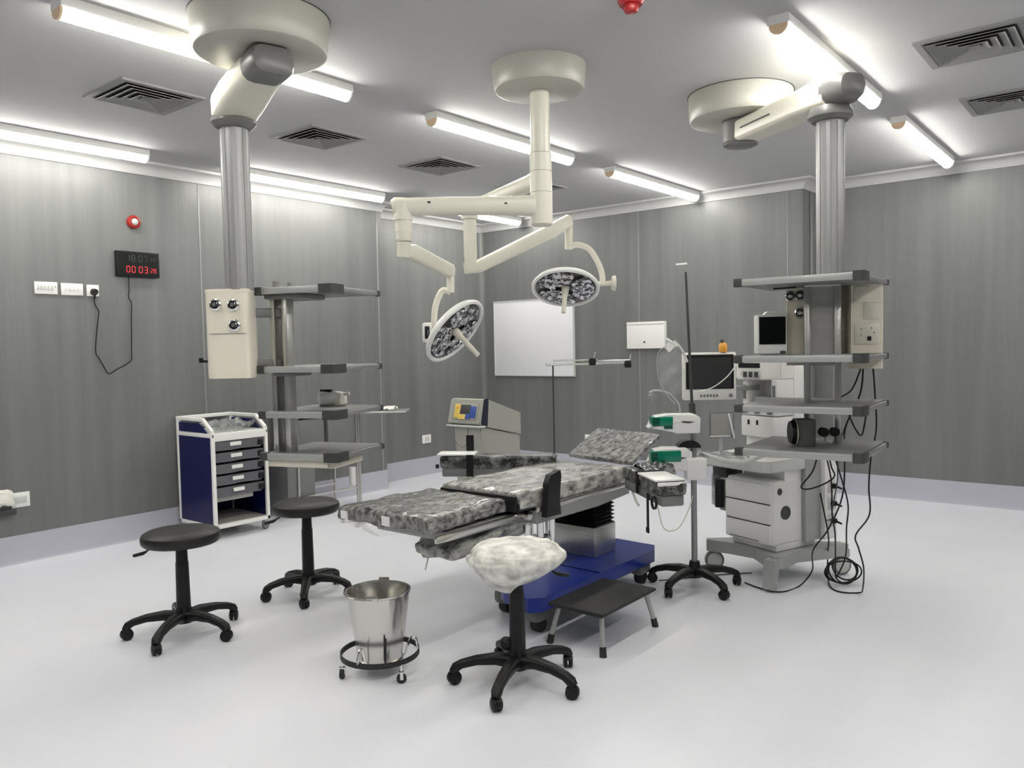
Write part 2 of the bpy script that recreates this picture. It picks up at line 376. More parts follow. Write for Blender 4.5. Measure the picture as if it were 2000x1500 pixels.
# --- left pendant
LX, LY = -3.68, 2.34
r = root('supply_pendant', 'supply pendant with grey column on the left, its shelves beside the blue trolley', 'ceiling pendant', T(-3.244, 2.219, ZC), 'ceiling supply pendants')
g = G(); disc_cover(g, -3.244, 2.219, .315, .30, 2.868); g.build('ceiling_cover', 'cover', r)
g = G(); g.cyl((-3.244, 2.219, ZC), (-3.244, 2.219, ZC - .003), .32, seg=64); g.build('gap_ring', 'dgray', r)
d = (Vector((LX, LY, 0)) - Vector((-3.244, 2.219, 0))).normalized(); pv = Vector((-3.244, 2.219, 0))
g = G()
g.beam([pv + d * -.02 + Vector((0, 0, 2.80)), pv + d * .12 + Vector((0, 0, 2.79)), pv + d * .28 + Vector((0, 0, 2.765)), pv + d * .43 + Vector((0, 0, 2.735)), pv + d * .54 + Vector((0, 0, 2.74)), pv + d * .57 + Vector((0, 0, 2.75))],
       [.2, .215, .235, .235, .17, .09], [.13, .14, .15, .155, .12, .06], bev=.35)
g.build('arm', 'cream', r)
g = G(); g.beam([pv - d * .175 + Vector((0, 0, 2.8)), pv - d * .165 + Vector((0, 0, 2.8)), pv - d * .14 + Vector((0, 0, 2.8)), pv - d * .02 + Vector((0, 0, 2.8))], [.12, .18, .205, .21], [.08, .12, .14, .142], bev=.4)
g.build('joint_cap', 'capgray', r)
g = G(); g.lathe([(.0, 2.70), (.1, 2.70), (.112, 2.675), (.112, 2.66), (.095, 2.64), (.078, 2.63), (0, 2.63)], (LX, LY, 0)); g.build('collar', 'capgray', r)
g = G(); g.cyl((LX, LY, 2.64), (LX, LY, 1.815), .069, seg=40)
for k in range(8):
    a = math.radians(k * 45 + 10); g.box((LX + .0685 * math.cos(a), LY + .0685 * math.sin(a), 2.225), (.006, .018, .81), rot=Matrix.Rotation(a, 4, 'Z'))
g.build('column', 'alu', r)
mH = T(-3.735, 2.315, 0, 40)
g = G(mH); pts = []
for sx, sy, a0, rad in ((1, 1, 0, .03), (-1, 1, 90, .05), (-1, -1, 180, .07), (1, -1, 270, .02)):
    for k in range(6):
        t = math.radians(a0 + 18 * k); pts.append((sx * (.117 - rad) + rad * math.cos(t), sy * (.08 - rad) + rad * math.sin(t)))
g.prism(pts, 'z', 1.375, 1.80)
g.prism([(p[0] * .99, p[1] * .99) for p in pts], 'z', 1.362, 1.376, 'cream2'); g.prism([(p[0] * 1.02, p[1] * 1.02) for p in pts], 'z', 1.80, 1.818, 'cream2')
g.build('service_box', 'cream2', r)
g = G(mH); g.box((.01, -.081, 1.59), (.19, .003, .0025)); g.build('panel_joint', 'gray', r)
for x, z in ((-.045, 1.738), (.045, 1.735), (.048, 1.632)): outlet(r, mH, x, z, -.082)
g = G(mH); g.prism([(-.175, 1.444), (-.12, 1.444), (-.12, 1.456), (-.158, 1.456), (-.158, 1.468), (-.175, 1.468)], 'y', .01, .03); g.build('side_hook', 'black', r)
# carrier post, frame L4: origin front-left shelf corner
mL = T(-3.667, 2.438, 0, 21.4)
g = G(mL)
for x in (.045, .12): g.box((x, .085, 1.375), (.032, .07, .87), bev=.006)
g.box((.083, .12, 1.375), (.07, .02, .87))
g.build('carrier_post', 'brushed', r)
for i, z in enumerate((1.812, 1.402, 1.165, .945)):
    s = shelf(r, mL, 0, .435, 0, .5, z)
g = G(mL); g.box((.2, .02, .907), (.36, .03, .04), bev=.006); g.box((.24, .2, .9), (.32, .3, .045), bev=.006); g.build('drawer', 'cream2', r)
for c, d_ in (((.12, .16, 1.785), (.22, .26, .03)), ((.13, .1, 1.378), (.14, .16, .03))):
    g = G(mL); g.box(c, d_, bev=.01); g.build('shelf_bracket', 'gray', r)

for z in (1.70, 1.43):
    g = G(); q = mL @ Vector((.06, .1, z)); g.beam([Vector((-3.735, 2.335, z)), q], .05, .05); g.build('carrier_link', 'gray', r)
# --- right pendant
RX, RY = -1.35, 4.39
r = root('supply_pendant', 'ceiling supply pendant with grey column on the right, shelves in front of the anaesthesia machine', 'ceiling pendant', T(-2.031, 4.835, ZC), 'ceiling supply pendants')
RP = r
g = G(); disc_cover(g, -2.031, 4.835, .315, .308, 2.868); g.build('ceiling_cover', 'cover', r)
g = G(); g.cyl((-2.031, 4.835, ZC), (-2.031, 4.835, ZC - .003), .321, seg=64); g.build('gap_ring', 'dgray', r)
pv = Vector((-2.031, 4.835, 0)); d = (Vector((RX, RY, 0)) - pv).normalized()
g = G(); g.beam([pv - d * .03 + Vector((0, 0, 2.79)), pv + d * .02 + Vector((0, 0, 2.79)), pv + d * .6 + Vector((0, 0, 2.79)), pv + d * .78 + Vector((0, 0, 2.79)), pv + d * .86 + Vector((0, 0, 2.79))], [.15, .17, .18, .19, .19], [.12, .125, .13, .15, .15], bev=.18)
g.build('arm', 'cream', r)
sd = d.cross(Vector((0, 0, 1)))
g = G(); g.beam([pv + d * .13 + sd * .09 + Vector((0, 0, 2.79)), pv + d * .42 + sd * .0925 + Vector((0, 0, 2.79))], .004, .006, bev=.1); g.build('arm_slot', 'black', r)
g = G(); g.cyl(pv + Vector((0, 0, 2.868)), pv + Vector((0, 0, 2.72)), .11, .105, seg=36)
g.lathe([(.105, 2.74), (.108, 2.725), (.09, 2.712), (0, 2.71)], (pv.x, pv.y, 0))
g.build('pivot_cap', 'capgray', r)
g = G(); g.beam([pv + d * .84 + Vector((0, 0, 2.79)), pv + d * .93 + Vector((0, 0, 2.79)), pv + d * .985 + Vector((0, 0, 2.785)), pv + d * 1.0 + Vector((0, 0, 2.785))], [.193, .195, .15, .08], [.153, .155, .12, .06], bev=.4)
g.build('joint_cap', 'capgray', r)
g = G(); g.lathe([(.0, 2.715), (.1, 2.715), (.115, 2.685), (.113, 2.665), (.09, 2.645), (0, 2.645)], (RX, RY, 0)); g.build('collar', 'capgray', r)
g = G(); g.cyl((RX, RY, 2.65), (RX, RY, 1.8), .069, seg=40)
for k in range(8):
    a = math.radians(k * 45 + 10); g.box((RX + .0685 * math.cos(a), RY + .0685 * math.sin(a), 2.225), (.006, .018, .82), rot=Matrix.Rotation(a, 4, 'Z'))
g.build('column', 'alu', r)
mR = T(-1.686, 3.949, 0, 3.9)     # origin front-left shelf corner
# service head behind the post
mQ = T(-1.385, 4.53, 0, 14)
g = G(mQ)
g.prism([(-.235, -.02), (-.225, -.1), (-.13, -.1), (-.1, -.06), (-.1, .12), (-.235, .12)], 'z', 1.36, 1.80)
g.prism([(.255, -.02), (.25, -.1), (.1, -.1), (.08, -.06), (.08, .12), (.255, .12)], 'z', 1.34, 1.80)
g.box((0, .06, 1.59), (.3, .08, .42))
g.build('service_box', 'cream2', r)
for x, z in ((-.205, 1.738), (-.155, 1.74), (-.155, 1.645)): outlet(r, mQ, x, z, -.1)
for c, d_ in (((.15, -.103, 1.735), (.075, .006, .085)), ((.2, -.103, 1.645), (.075, .006, .085))):
    g = G(mQ); g.box(c, d_, bev=.003); g.build('cover_plate', 'cream', r)
g = G(mQ); g.box((.178, -.103, 1.525), (.12, .006, .11), 'cream', bev=.002); g.box((.19, -.108, 1.50), (.02, .01, .024), 'black', bev=.005)
for x, z in ((.15, 1.55), (.15, 1.52), (.2, 1.555), (.212, 1.53)): g.box((x, -.107, z), (.004, .004, .007), 'black')
g.build('socket_plate', 'cream', r)
mRP = T(-1.387, 4.372, 0, 20)
g = G(mRP)
for x in (-.075, .075): g.box((x, 0, 1.36), (.036, .09, .9), bev=.008)
g.box((0, .03, 1.585), (.13, .03, .45)); g.box((0, 0, 1.80), (.19, .12, .04), bev=.01)
g.build('carrier_post', 'brushed', r)
for i, z in enumerate((1.80, 1.408, 1.155, .93)):
    shelf(r, mR, 0, .60, 0, .6, z, cl=.03, t=.03)
g = G(mR); g.box((.16, .3, 1.778), (.12, .01, .008)); g.build('under_shelf_clip', 'black', r)
for x in (.28, .42):
    g = G(mR); g.box((x, .25, 1.822), (.035, .02, .014), bev=.004); g.build('rail_clip', 'white', r)

# ------------------------------------------------------------------ surgical light
PX, PY = -2.665, 3.595
r = root('surgical_light', 'cream ceiling surgical light with two round heads on jointed arms over the operating table', 'surgical light', T(PX, PY, ZC))
g = G(); disc_cover(g, PX, PY, .259, .247, 2.896); g.build('ceiling_cover', 'cover', r)
g = G(); g.cyl((PX, PY, 2.9), (PX, PY, 2.56), .054, seg=32); g.cyl((PX, PY, 2.56), (PX, PY, 2.17), .061, seg=32)
g.cyl((PX, PY, 2.172), (PX, PY, 2.162), .061, .05, seg=32); g.build('down_tube', 'cream', r)
for z in (2.56, 2.46, 2.345):
    g = G(); g.cyl((PX, PY, z), (PX, PY, z - .002), .0618, seg=32); g.build('tube_joint', 'gray', r)
def head(r, c, n, R, handle, upw):
    B = basis(n, upw); c = Vector(c)
    g = G()
    prof = [(0, -.065), (R * .35, -.062), (R * .7, -.048), (R * .93, -.022), (R, .0), (R * .995, .014), (R * .93, .02), (R * .9, .012), (R * .88, .0)]
    g.lathe(prof, c, B, seg=56); h = g.build('lamp_shell', 'white', r)
    g = G(); k = 0
    g.lathe([(R * .89, .006), (R * .7, -.012), (R * .4, -.02), (0, -.022)], c, B, seg=56); g.build('reflector', 'gray', h)
    for q in range(3):
        g = G(); a0 = q * 2 * PI / 3
        pts = [(.16 * R * math.cos(a0), .16 * R * math.sin(a0))]
        for j in range(13):
            a = a0 - .95 + 1.9 * j / 12; rr = R * (.86 if j not in (0, 12) else .6)
            pts.append((rr * math.cos(a), rr * math.sin(a)))
        mm = Matrix.Translation(c) @ B
        A = [mm @ Vector((x, y, .001)) for x, y in pts]; Bv = [mm @ Vector((x * .97, y * .97, .014)) for x, y in pts]
        g.loft([A, Bv]); g.build('lamp_segment', 'reflector', h)
        for j in range(8):
            a = a0 - .75 + 1.5 * (j % 4) / 3; rr = R * (.4 + .28 * (j // 4))
            g = G(); g.lathe([(R * .12, .014), (R * .11, .02), (R * .03, .016), (0, .016)], mm @ Vector((rr * math.cos(a), rr * math.sin(a), 0)), B, seg=12)
            g.build('lens', 'reflector', h)
    g = G(); e = c + Vector(handle)
    nn = Vector(handle).normalized()
    g.cyl(c, c + nn * .06, R * .12, .022, seg=20); g.cyl(c + nn * .06, e, .019, .015, seg=20); g.cyl(e, e + nn * .006, .0155, .0155, mt=None)
    g.build('handle', 'cream', h)
    return h
# lower arm and the near head
E1 = Vector((-3.229, 3.079, 0))
def V(*a): return Vector(a)
g = G(); P0 = V(PX, PY, 2.275)
dd = (E1 - V(PX, PY, 0)).normalized()
g.beam([P0 + dd * .03, P0 + dd * .2, P0 + dd * .74, V(E1.x, E1.y, 2.278) + dd * .045, V(E1.x, E1.y, 2.275) + dd * .06], [.10, .1, .09, .08, .06], [.115, .1, .095, .095, .07], bev=.35)
g.cyl(V(E1.x, E1.y, 2.3), V(E1.x, E1.y, 2.2), .052, seg=28)
g.build('horizontal_arm', 'cream', r)
sdv = dd.cross(V(0, 0, 1)); 
g = G()
for t, z in ((.62, 2.29), (.2, 2.28)): 
    c = P0 + dd * t + sdv * -.049; c.z = z; g.box(c, (.012, .012, .008))
g.build('arm_screw', 'black', r)
g = G(); g.cyl(V(E1.x, E1.y, 2.2), V(E1.x, E1.y, 2.135), .046, seg=28); g.cyl(V(E1.x, E1.y, 2.135), V(E1.x, E1.y, 2.085), .044, .042, seg=28)
g.cyl(V(E1.x, E1.y, 2.10), V(E1.x, E1.y, 2.094), .0455, seg=28, mt=None)
g.cyl(V(E1.x, E1.y, 2.085), V(E1.x - .01, E1.y, 2.0), .038, .034, seg=24); g.build('swivel_joint', 'cream', r)
g = G(); g.beam([V(-3.232, 3.08, 2.035), V(-3.245, 3.15, 2.035), V(-3.325, 3.53, 1.965), V(-3.337, 3.58, 1.958)], [.06, .066, .06, .04], [.07, .09, .08, .06], bev=.3); g.build('spring_arm', 'cream', r)
g = G(); g.beam([V(-3.337, 3.562, 2.0), V(-3.34, 3.562, 1.83)], .042, .042, up=(1, 0, 0), bev=.3)
g.tube([V(-3.34, 3.562, 1.832), V(-3.375, 3.535, 1.845), V(-3.40, 3.515, 1.80), V(-3.418, 3.5, 1.72), V(-3.424, 3.496, 1.60)], .019, 12, smooth=5); g.build('curved_yoke', 'cream', r)
Rr, Ur, Fr = Vector(Rv), Vector(Uv), Vector(Fv)
n1 = (Rr * .68 - Ur * .6 - Fr * .32).normalized()
c1 = V(-3.378, 3.632, 1.60)
h = head(r, c1, n1, .235, n1 * .04 + (Rr * .115 - Ur * .125 - Fr * .06), Rr * .7 + Ur * .7)
g = G(T(-3.455, 3.472, 1.59, 39)); g.box((0, 0, 0), (.062, .04, .12), 'white', bev=.012); g.box((0, -.021, 0), (.03, .006, .075), 'black', bev=.008); g.box((.005, -.025, .0), (.01, .004, .03), 'chrome'); g.build('control_box', 'white', r)
# upper arm and the far head
E2 = V(-3.584, 4.026, 0); P1 = V(PX, PY, 2.42); d2 = (E2 - V(PX, PY, 0)).normalized()
g = G(); g.beam([P1 + d2 * .03, P1 + d2 * .12, P1 + d2 * .9, V(E2.x, E2.y, 2.42) + d2 * .03], [.09, .09, .08, .07], [.10, .085, .08, .07], bev=.3)
g.build('horizontal_arm', 'cream', r)
g = G(); g.cyl(V(E2.x, E2.y, 2.45), V(E2.x, E2.y, 2.35), .056, seg=28); g.cyl(V(E2.x, E2.y, 2.35), V(E2.x, E2.y, 2.1), .044, seg=28); g.cyl(V(E2.x, E2.y, 2.1), V(E2.x, E2.y, 2.0), .042, .038, seg=28)
g.build('swivel_joint', 'cream', r)
g = G(); g.beam([V(-3.6, 3.99, 2.025), V(-3.56, 4.07, 2.035), V(-3.33, 4.62, 2.31), V(-3.275, 4.745, 2.385), V(-3.27, 4.76, 2.39)], [.06, .066, .066, .06, .04], [.08, .085, .10, .09, .06], bev=.3); g.build('spring_arm', 'cream', r)
g = G(); g.beam([V(-3.288, 4.761, 2.38), V(-3.29, 4.759, 2.185)], .05, .05, up=(1, 0, 0), bev=.3)
g.tube([V(-3.29, 4.759, 2.2), V(-3.245, 4.8, 2.215), V(-3.18, 4.85, 2.185), V(-3.13, 4.89, 2.09), V(-3.106, 4.908, 2.0), V(-3.104, 4.91, 1.93)], .021, 12, smooth=5)
g.tube([V(-3.15, 4.87, 1.93), V(-3.05, 4.95, 1.935)], .018, 12)
g.cyl(V(-3.05, 4.95, 1.935), V(-3.03, 4.966, 1.935), .05, .056, seg=16); g.build('curved_yoke', 'cream', r)
n2 = (-Ur * .88 - Rr * .05 - Fr * .42).normalized()
c2 = V(-3.30, 4.725, 1.91)
head(r, c2, n2, .245, n2 * .02 - Ur * .165 - Rr * .02 - Fr * .07, Ur)

# ------------------------------------------------------------------ stools, bucket, step
def star(r, m, R, a0, zc=.0, mt='black'):
    g = G(m); g.lathe([(0, .165), (.03, .165), (.038, .12), (.05, .10), (.048, .07), (.0, .065)], seg=24)
    for k in range(5):
        a = math.radians(a0 + 72 * k); c, s = math.cos(a), math.sin(a)
        pts = [V(c * q * R, s * q * R, z) for q, z in ((.08, .1), (.35, .112), (.65, .106), (.88, .09), (.98, .074), (1.03, .056))]
        g.beam(pts, [.062, .058, .05, .044, .046, .036], [.06, .048, .038, .036, .04, .03], bev=.35)
    sb = g.build('star_base', mt, r)
    for k in range(5):
        a = math.radians(a0 + 72 * k); x, y = math.cos(a) * R, math.sin(a) * R
        fa = math.radians(a0 + 72 * k + 35 + 40 * math.sin(k * 3))
        mm = m @ T(x, y, 0, math.degrees(fa)); g = G(mm)
        for sx in (-.013, .013):
            g.lathe([(0, -.010), (.02, -.010), (.029, -.005), (.029, .005), (.02, .010), (0, .010)], (0, sx, .029), Matrix.Rotation(PI / 2, 4, 'X'), seg=20)
        pts = [(.031 * math.cos(t), .029 + .033 * math.sin(t)) for t in [math.radians(-20 + q * 20) for q in range(10)]]
        g.prism(pts + [(0, .028)], 'y', -.006, .006); g.cyl((.0, 0, .05), (0, 0, .075), .009, seg=12)
        g.build('caster', 'black', r)
def stool(x, y, a0, R, zt, label, lever=200, seat='vinyl', knob=False, sr=.2):
    m = T(x, y); r = root('swivel_stool', label, 'stool', m, 'black swivel stools'); star(r, m, R, a0)
    g = G(m); h = zt - .075
    g.cyl((0, 0, .10), (0, 0, .15), .042, .038, seg=24)
    g.cyl((0, 0, .15), (0, 0, h - .10), .0365, .033, seg=24); g.cyl((0, 0, h - .10), (0, 0, h - .03), .031, .029, seg=24); g.cyl((0, 0, h - .03), (0, 0, h + .01), .015, seg=16)
    g.build('gas_lift', 'black', r)
    g = G(m); g.lathe([(0, zt), (sr * .55, zt), (sr * .87, zt - .006), (sr * .97, zt - .018), (sr, zt - .036), (sr * .985, zt - .058), (sr * .93, zt - .07), (0, zt - .072)], seg=56); g.build('seat', seat, r)
    g = G(m); a = math.radians(lever); c, s = math.cos(a), math.sin(a)
    g.tube([V(.03 * c, .03 * s, h), V(.12 * c, .12 * s, h - .004), V(.17 * c, .17 * s, h - .03), V(.20 * c, .20 * s, h - .046)], .005, 8, smooth=4)
    g.tube([V(.185 * c, .185 * s, h - .04), V(.205 * c, .205 * s, h - .05), V(.255 * c, .255 * s, h - .062)], [.006, .010, .009], 10); g.build('height_lever', 'black', r)
    return r, m
stool(-4.0, 2.14, 232, .285, .565, 'black round swivel stool on five casters, standing leftmost in front of the blue trolley', lever=219)
stool(-4.01, 2.95, 245, .255, .585, 'black round swivel stool on five casters between the left pendant and the wrapped leg pad', lever=219)
r, m = stool(-2.185, 2.71, 218, .285, .59, 'black swivel stool in the foreground whose seat is covered by a white plastic bag', lever=60, sr=.168)
g = G(T(-2.23, 2.69, .175)); g.ball((0, 0, 0), (.035, .03, .03)); g.build('foot_knob', 'black', r)
# plastic bag
def bag_mesh():
    g = G(); res = bmesh.ops.create_uvsphere(g.bm, u_segments=96, v_segments=60, radius=1)
    for v in res['verts']:
        p = v.co.copy(); a = math.atan2(p.y, p.x); z = p.z; hr = math.hypot(p.x, p.y)
        rr = hr ** .8
        tail = max(0, math.cos(a - math.radians(48))) ** 10 * .04 * (1 - abs(z + .1)) 
        zz = .07 * (1 - (1 - z) ** 1.5) if z > 0 else .12 * z * (1 + .35 * max(0, math.cos(a - math.radians(240))))
        taper = 1 - .42 * max(0, -z) ** 1.3
        k = noise.noise(p * 2.0 + V(3, 0, 0)) * .016 + noise.noise(p * 4.5) * .009 + (noise.noise(V(a * 5, z * 1.5, 7)) * .009 if z < .3 else 0) + noise.noise(p * 11) * .003
        q = V(math.cos(a), math.sin(a), 0) * (rr * (.205 + tail) * taper + k * rr)
        v.co = q + V(-.01, -.008, .565 + zz + k * .6)
    bmesh.ops.transform(g.bm, matrix=T(-2.185, 2.71), verts=g.bm.verts[:])
    return g
o = bag_mesh().build('plastic_bag', 'bag', angle=60); tag(o, 'crumpled white plastic bag pulled over the seat of the foreground stool', 'bag')

bx, by = -2.78, 2.43
m = T(bx, by); r = root('kick_bucket', 'stainless steel bucket in a wheeled ring stand on the floor', 'bucket', m)
g = G(m); g.lathe([(0, .068), (.100, .068), (.104, .075), (.143, .376), (.149, .38), (.149, .387), (.142, .387), (.139, .378), (.1, .078), (0, .078)], seg=64); g.build('pail', 'steel', r)
g = G(m)
pts = [V(.148 * math.cos(t), .148 * math.sin(t), .378 + .03 * math.sin(t - 2.6 + PI / 2 + 1.57) * 0 + .0) for t in [math.radians(190 + 17 * k) for k in range(8)]]
hp = []
for k in range(17):
    t = math.radians(128 + 180 * k / 16); lift = .012 + .03 * math.sin(PI * k / 16) * 0
    hp.append(V(.156 * math.cos(t), .156 * math.sin(t), .372 + lift - .004 * math.sin(PI * k / 16)))
g.tube(hp, .004, 8); 
t = math.radians(218)
g.build('bail_handle', 'steel', r)
for t in (128, 308):
    g = G(m); a = math.radians(t); g.box((.15 * math.cos(a), .15 * math.sin(a), .385), (.008, .05, .03), rot=Matrix.Rotation(a, 4, 'Z'), bev=.003); g.build('handle_lug', 'steel', r)
g = G(m); g.lathe([(.176, .082), (.182, .082), (.182, .106), (.176, .106)], seg=64, closed_prof=True); g.build('bumper_ring', 'rubber', r)
g = G(m)
for t in (40, 160, 285):
    a = math.radians(t); c, s = math.cos(a), math.sin(a)
    g.tube([V(.178 * c, .178 * s, .1), V(.165 * c, .165 * s, .155), V(.14 * c, .14 * s, .15), V(.118 * c, .118 * s, .085), V(.1 * c, .1 * s, .066)], .006, 8, smooth=4)
g.lathe([(.09, .056), (.11, .056), (.11, .066), (.09, .066)], seg=40, closed_prof=True)
g.build('cradle', 'chrome', r)
g = G(m)
for t in (200, 330, 80):
    a = math.radians(t); g.tube([V(.115 * math.cos(a), .115 * math.sin(a), .08), V(.134 * math.cos(a), .134 * math.sin(a), .2)], .005, 8)
g.build('rubber_strip', 'rubber', r)
for t in (-118, -10, 115):
    a = math.radians(t); c, s = math.cos(a), math.sin(a); mm = m @ T(.177 * c, .177 * s, 0, t + 60)
    g = G(mm); g.cyl((0, -.008, .022), (0, .008, .022), .022, seg=20, mt='rubber'); g.box((0, 0, .05), (.02, .026, .006), 'chrome')
    for q in (-.011, .011): g.box((0, q, .035), (.014, .002, .034), 'chrome')
    g.cyl((0, 0, .05), (0, 0, .085), .006, seg=10, mt='chrome'); g.build('caster', 'rubber', r)

m = T(-2.195, 3.435, 0, 0); r = root('step_stool', 'low step stool with black rubber top and grey legs beside the blue table base', 'step stool', m)
g = G(m); g.box((0, 0, .2), (.33, .52, .016), bev=.006); g.build('tread', 'rubber', r)
g = G(m); g.box((0, 0, .186), (.29, .48, .014), bev=.003); g.build('frame', 'dgray', r)
for sx, sy in ((-1, -1), (1, -1), (1, 1), (-1, 1)):
    g = G(m); g.cyl((sx * .125, sy * .215, .185), (sx * .152, sy * .25, .04), .0125, seg=16); l = g.build('leg', 'lgray', r)
    g = G(m); g.cyl((sx * .1515, sy * .249, .045), (sx * .158, sy * .257, .0), .016, .018, seg=16); g.build('rubber_foot', 'rubber', l)

# ------------------------------------------------------------------ operating table
m = T(-2.75, 3.75); r = root('operating_table', 'plastic-wrapped operating table with blue wheeled base in the middle of the room', 'operating table', m)
OT = r
g = G(); g.prism([(-2.97, 3.66), (-2.72, 3.24), (-2.66, 3.2), (-2.46, 3.14), (-2.405, 3.2), (-2.405, 4.36), (-2.46, 4.46), (-2.9, 4.48), (-2.97, 4.4)], 'z', .14, .215)
b = g.build('base_cover', 'blue', r)
g = G(); g.box((-2.68, 3.86, .12), (.42, .95, .06), bev=.02); g.build('base_underframe', 'gray', r)
g = G(); g.box((-2.69, 3.74, .217), (.56, .004, .004)); g.build('cover_joint', 'navy', b)
for x, y in ((-2.83, 3.42), (-2.5, 3.28), (-2.49, 4.33), (-2.88, 4.34)):
    g = G(); g.box((x, y, .1), (.09, .14, .09), 'gray', bev=.03); g.cyl((x - .025, y, .04), (x + .025, y, .04), .04, seg=24, mt='rubber'); g.build('caster', 'gray', r)
g = G(); g.box((-2.785, 4.1, .305), (.37, .24, .18), bev=.004); g.build('column_box', 'brushed', r)
g = G(T(-2.785, 4.1)); rings = []
for k in range(17):
    z = .395 + .19 * k / 16; e = 0 if k % 2 else .018
    rings.append([(sx * (.165 + e), sy * (.1 + e), z) for sx, sy in ((-1, -1), (1, -1), (1, 1), (-1, 1))])
g.loft(rings); g.build('bellows', 'black', r, angle=10)
g = G(); g.box((-2.79, 3.78, .60), (.46, 1.0, .055), bev=.01); g.prism([(3.3, .63), (4.25, .63), (4.25, .575), (3.9, .555), (3.3, .56)], 'x', -2.6, -2.515); g.build('top_frame', 'lgray', r)
for x in (-2.485, -3.09):
    g = G(); g.box((x, 3.75, .648), (.014, .98, .03), bev=.002)
    for y in (3.35, 3.75, 4.15): g.box((x + (.012 if x < -3 else -.012), y, .645), (.016, .03, .018))
    g.build('side_rail', 'steel', r)
g = G(); g.pad((-2.79, 3.70, .70), (.56, 1.08, .10), r=.02, n=16, amp=.008, fr=9, seed=2); g.build('seat_section_pad', 'wrap_light', r)
g = G(); g.box((-2.79, 3.66, .668), (.545, 1.02, .05), bev=.012); g.build('mattress_core', 'black', r)
g = G(); g.box((-2.79, 3.145, .69), (.53, .03, .085), bev=.012); g.build('mattress_edge', 'black', r)
g = G(); g.pad((-2.855, 2.85, .678), (.555, .58, .085), r=.025, n=14, amp=.012, fr=11, seed=5); lp = g.build('leg_section_pad', 'wrap', r)
g = G(); g.pad((-3.2, 2.83, .655), (.16, .46, .07), r=.02, n=10, amp=.01, fr=12, seed=9); lp2 = g.build('leg_section_pad', 'wrap', r)
g = G(); g.box((-2.855, 2.555, .672), (.055, .006, .045)); g.build('paper_tag', 'tag', lp)
g = G(); g.box((-3.21, 2.593, .655), (.05, .006, .04)); g.build('paper_tag', 'tag', lp2)
g = G(); pts = []
for (x, y, z) in ((-3.0, 2.56, .64), (-2.9, 2.56, .60), (-2.78, 2.555, .615), (-2.6, 2.56, .64)): pts.append((x, y, z))
g.loft([[(-3.1, 2.57, .65), (-3.02, 2.565, .60), (-2.95, 2.57, .585), (-2.84, 2.57, .61), (-2.7, 2.58, .63), (-2.6, 2.6, .65)], [(-3.1, 2.62, .65), (-3.02, 2.60, .60), (-2.95, 2.60, .58), (-2.84, 2.61, .6), (-2.7, 2.62, .62), (-2.6, 2.65, .65)]], caps=False); g.build('hanging_wrap', 'film', r)
# leg section frame, rails and wrapped roll below
g = G(); g.box((-2.56, 2.92, .612), (.016, .66, .034), bev=.002); g.cyl((-2.56, 3.25, .612), (-2.52, 3.25, .612), .022, seg=20); g.build('leg_rail', 'steel', r)
g = G(); g.box((-2.84, 2.98, .60), (.5, .56, .05), bev=.01); g.build('leg_frame', 'lgray', r)
g = G(); g.pad((-2.76, 3.08, .53), (.30, .62, .075), r=.03, n=8, amp=.008, fr=12, rot=Matrix.Rotation(math.radians(8), 4, 'X')); g.build('lower_leg_plate', 'wrap_light', r)
g = G(); 
rl = [V(-2.86, 2.80, .47), V(-2.80, 2.93, .48), V(-2.70, 3.16, .50), V(-2.65, 3.32, .52)]
g.tube(rl, [.03, .052, .05, .04], 14, smooth=4); g.build('wrapped_roll', 'wrap_light', r)
g = G(); g.cyl((-2.93, 2.9, .49), (-2.89, 2.88, .49), .042, .04, seg=20); g.build('foot_knob', 'lgray', r)
g = G(); g.tube([V(-2.84, 2.83, .47), V(-2.845, 2.80, .38)], .004, 8); g.build('thin_lever', 'white', r)
g = G(); g.box((-2.64, 3.36, .50), (.07, .07, .2), bev=.012); g.cyl((-2.60, 3.44, .42), (-2.60, 3.44, .6), .022, seg=16); g.cyl((-2.58, 3.52, .41), (-2.58, 3.52, .58), .02, seg=16); g.box((-2.7, 3.42, .57), (.24, .2, .06), bev=.01)
g.box((-2.62, 3.46, .44), (.1, .12, .03), bev=.008); g.build('hinge_block', 'chrome', r)
# head section
th = math.atan2(.14, .32)
g = G(); g.pad((-2.835, 4.60, .81), (.52, .37, .036), r=.012, n=10, amp=.004, fr=11, rot=Matrix.Rotation(th, 4, 'X') @ Matrix.Rotation(math.radians(-4), 4, 'Z'), seed=3); g.build('head_section_pad', 'wrap', r)
g = G(); g.box((-2.84, 4.36, .655), (.3, .4, .02), bev=.004); g.build('head_frame', 'lgray', r)
# arm boards
def armboard(c, L, ang, label, flip=False):
    mm = T(*c, ang); g = G(mm); g.pad((0, 0, .03), (L, .15, .085), r=.02, n=10, amp=.007, fr=12, seed=ang); b = g.build('arm_board', 'wrap_dark', r)
    g = G(mm); g.box((.0, 0, -.035), (L - .03, .13, .06), bev=.012); g.build('board_plate', 'gray', b)
    return mm, b
mm, b = armboard((-3.33, 3.97, .72), .76, 33, '')
g = G(mm); g.box((-.27, 0, .08), (.25, .155, .012), bev=.005); g.build('white_cover', 'white', b)
g = G(mm); g.loft([[(-.2, -.082, -.06), (-.2, -.084, .08), (-.2, .084, .08), (-.2, .084, -.02)], [(-.155, -.082, -.06), (-.155, -.084, .08), (-.155, .084, .08), (-.155, .084, -.02)]], closed=False, caps=False)
g.box((-.2, .095, .13), (.05, .012, .12)); g.build('arm_strap', 'black', b)
g = G(mm); g.cyl((-.39, -.03, .0), (-.41, -.03, .0), .014, seg=14); g.build('lock_knob', 'black', b)
mm, b = armboard((-2.19, 3.955, .70), .62, -40, '')
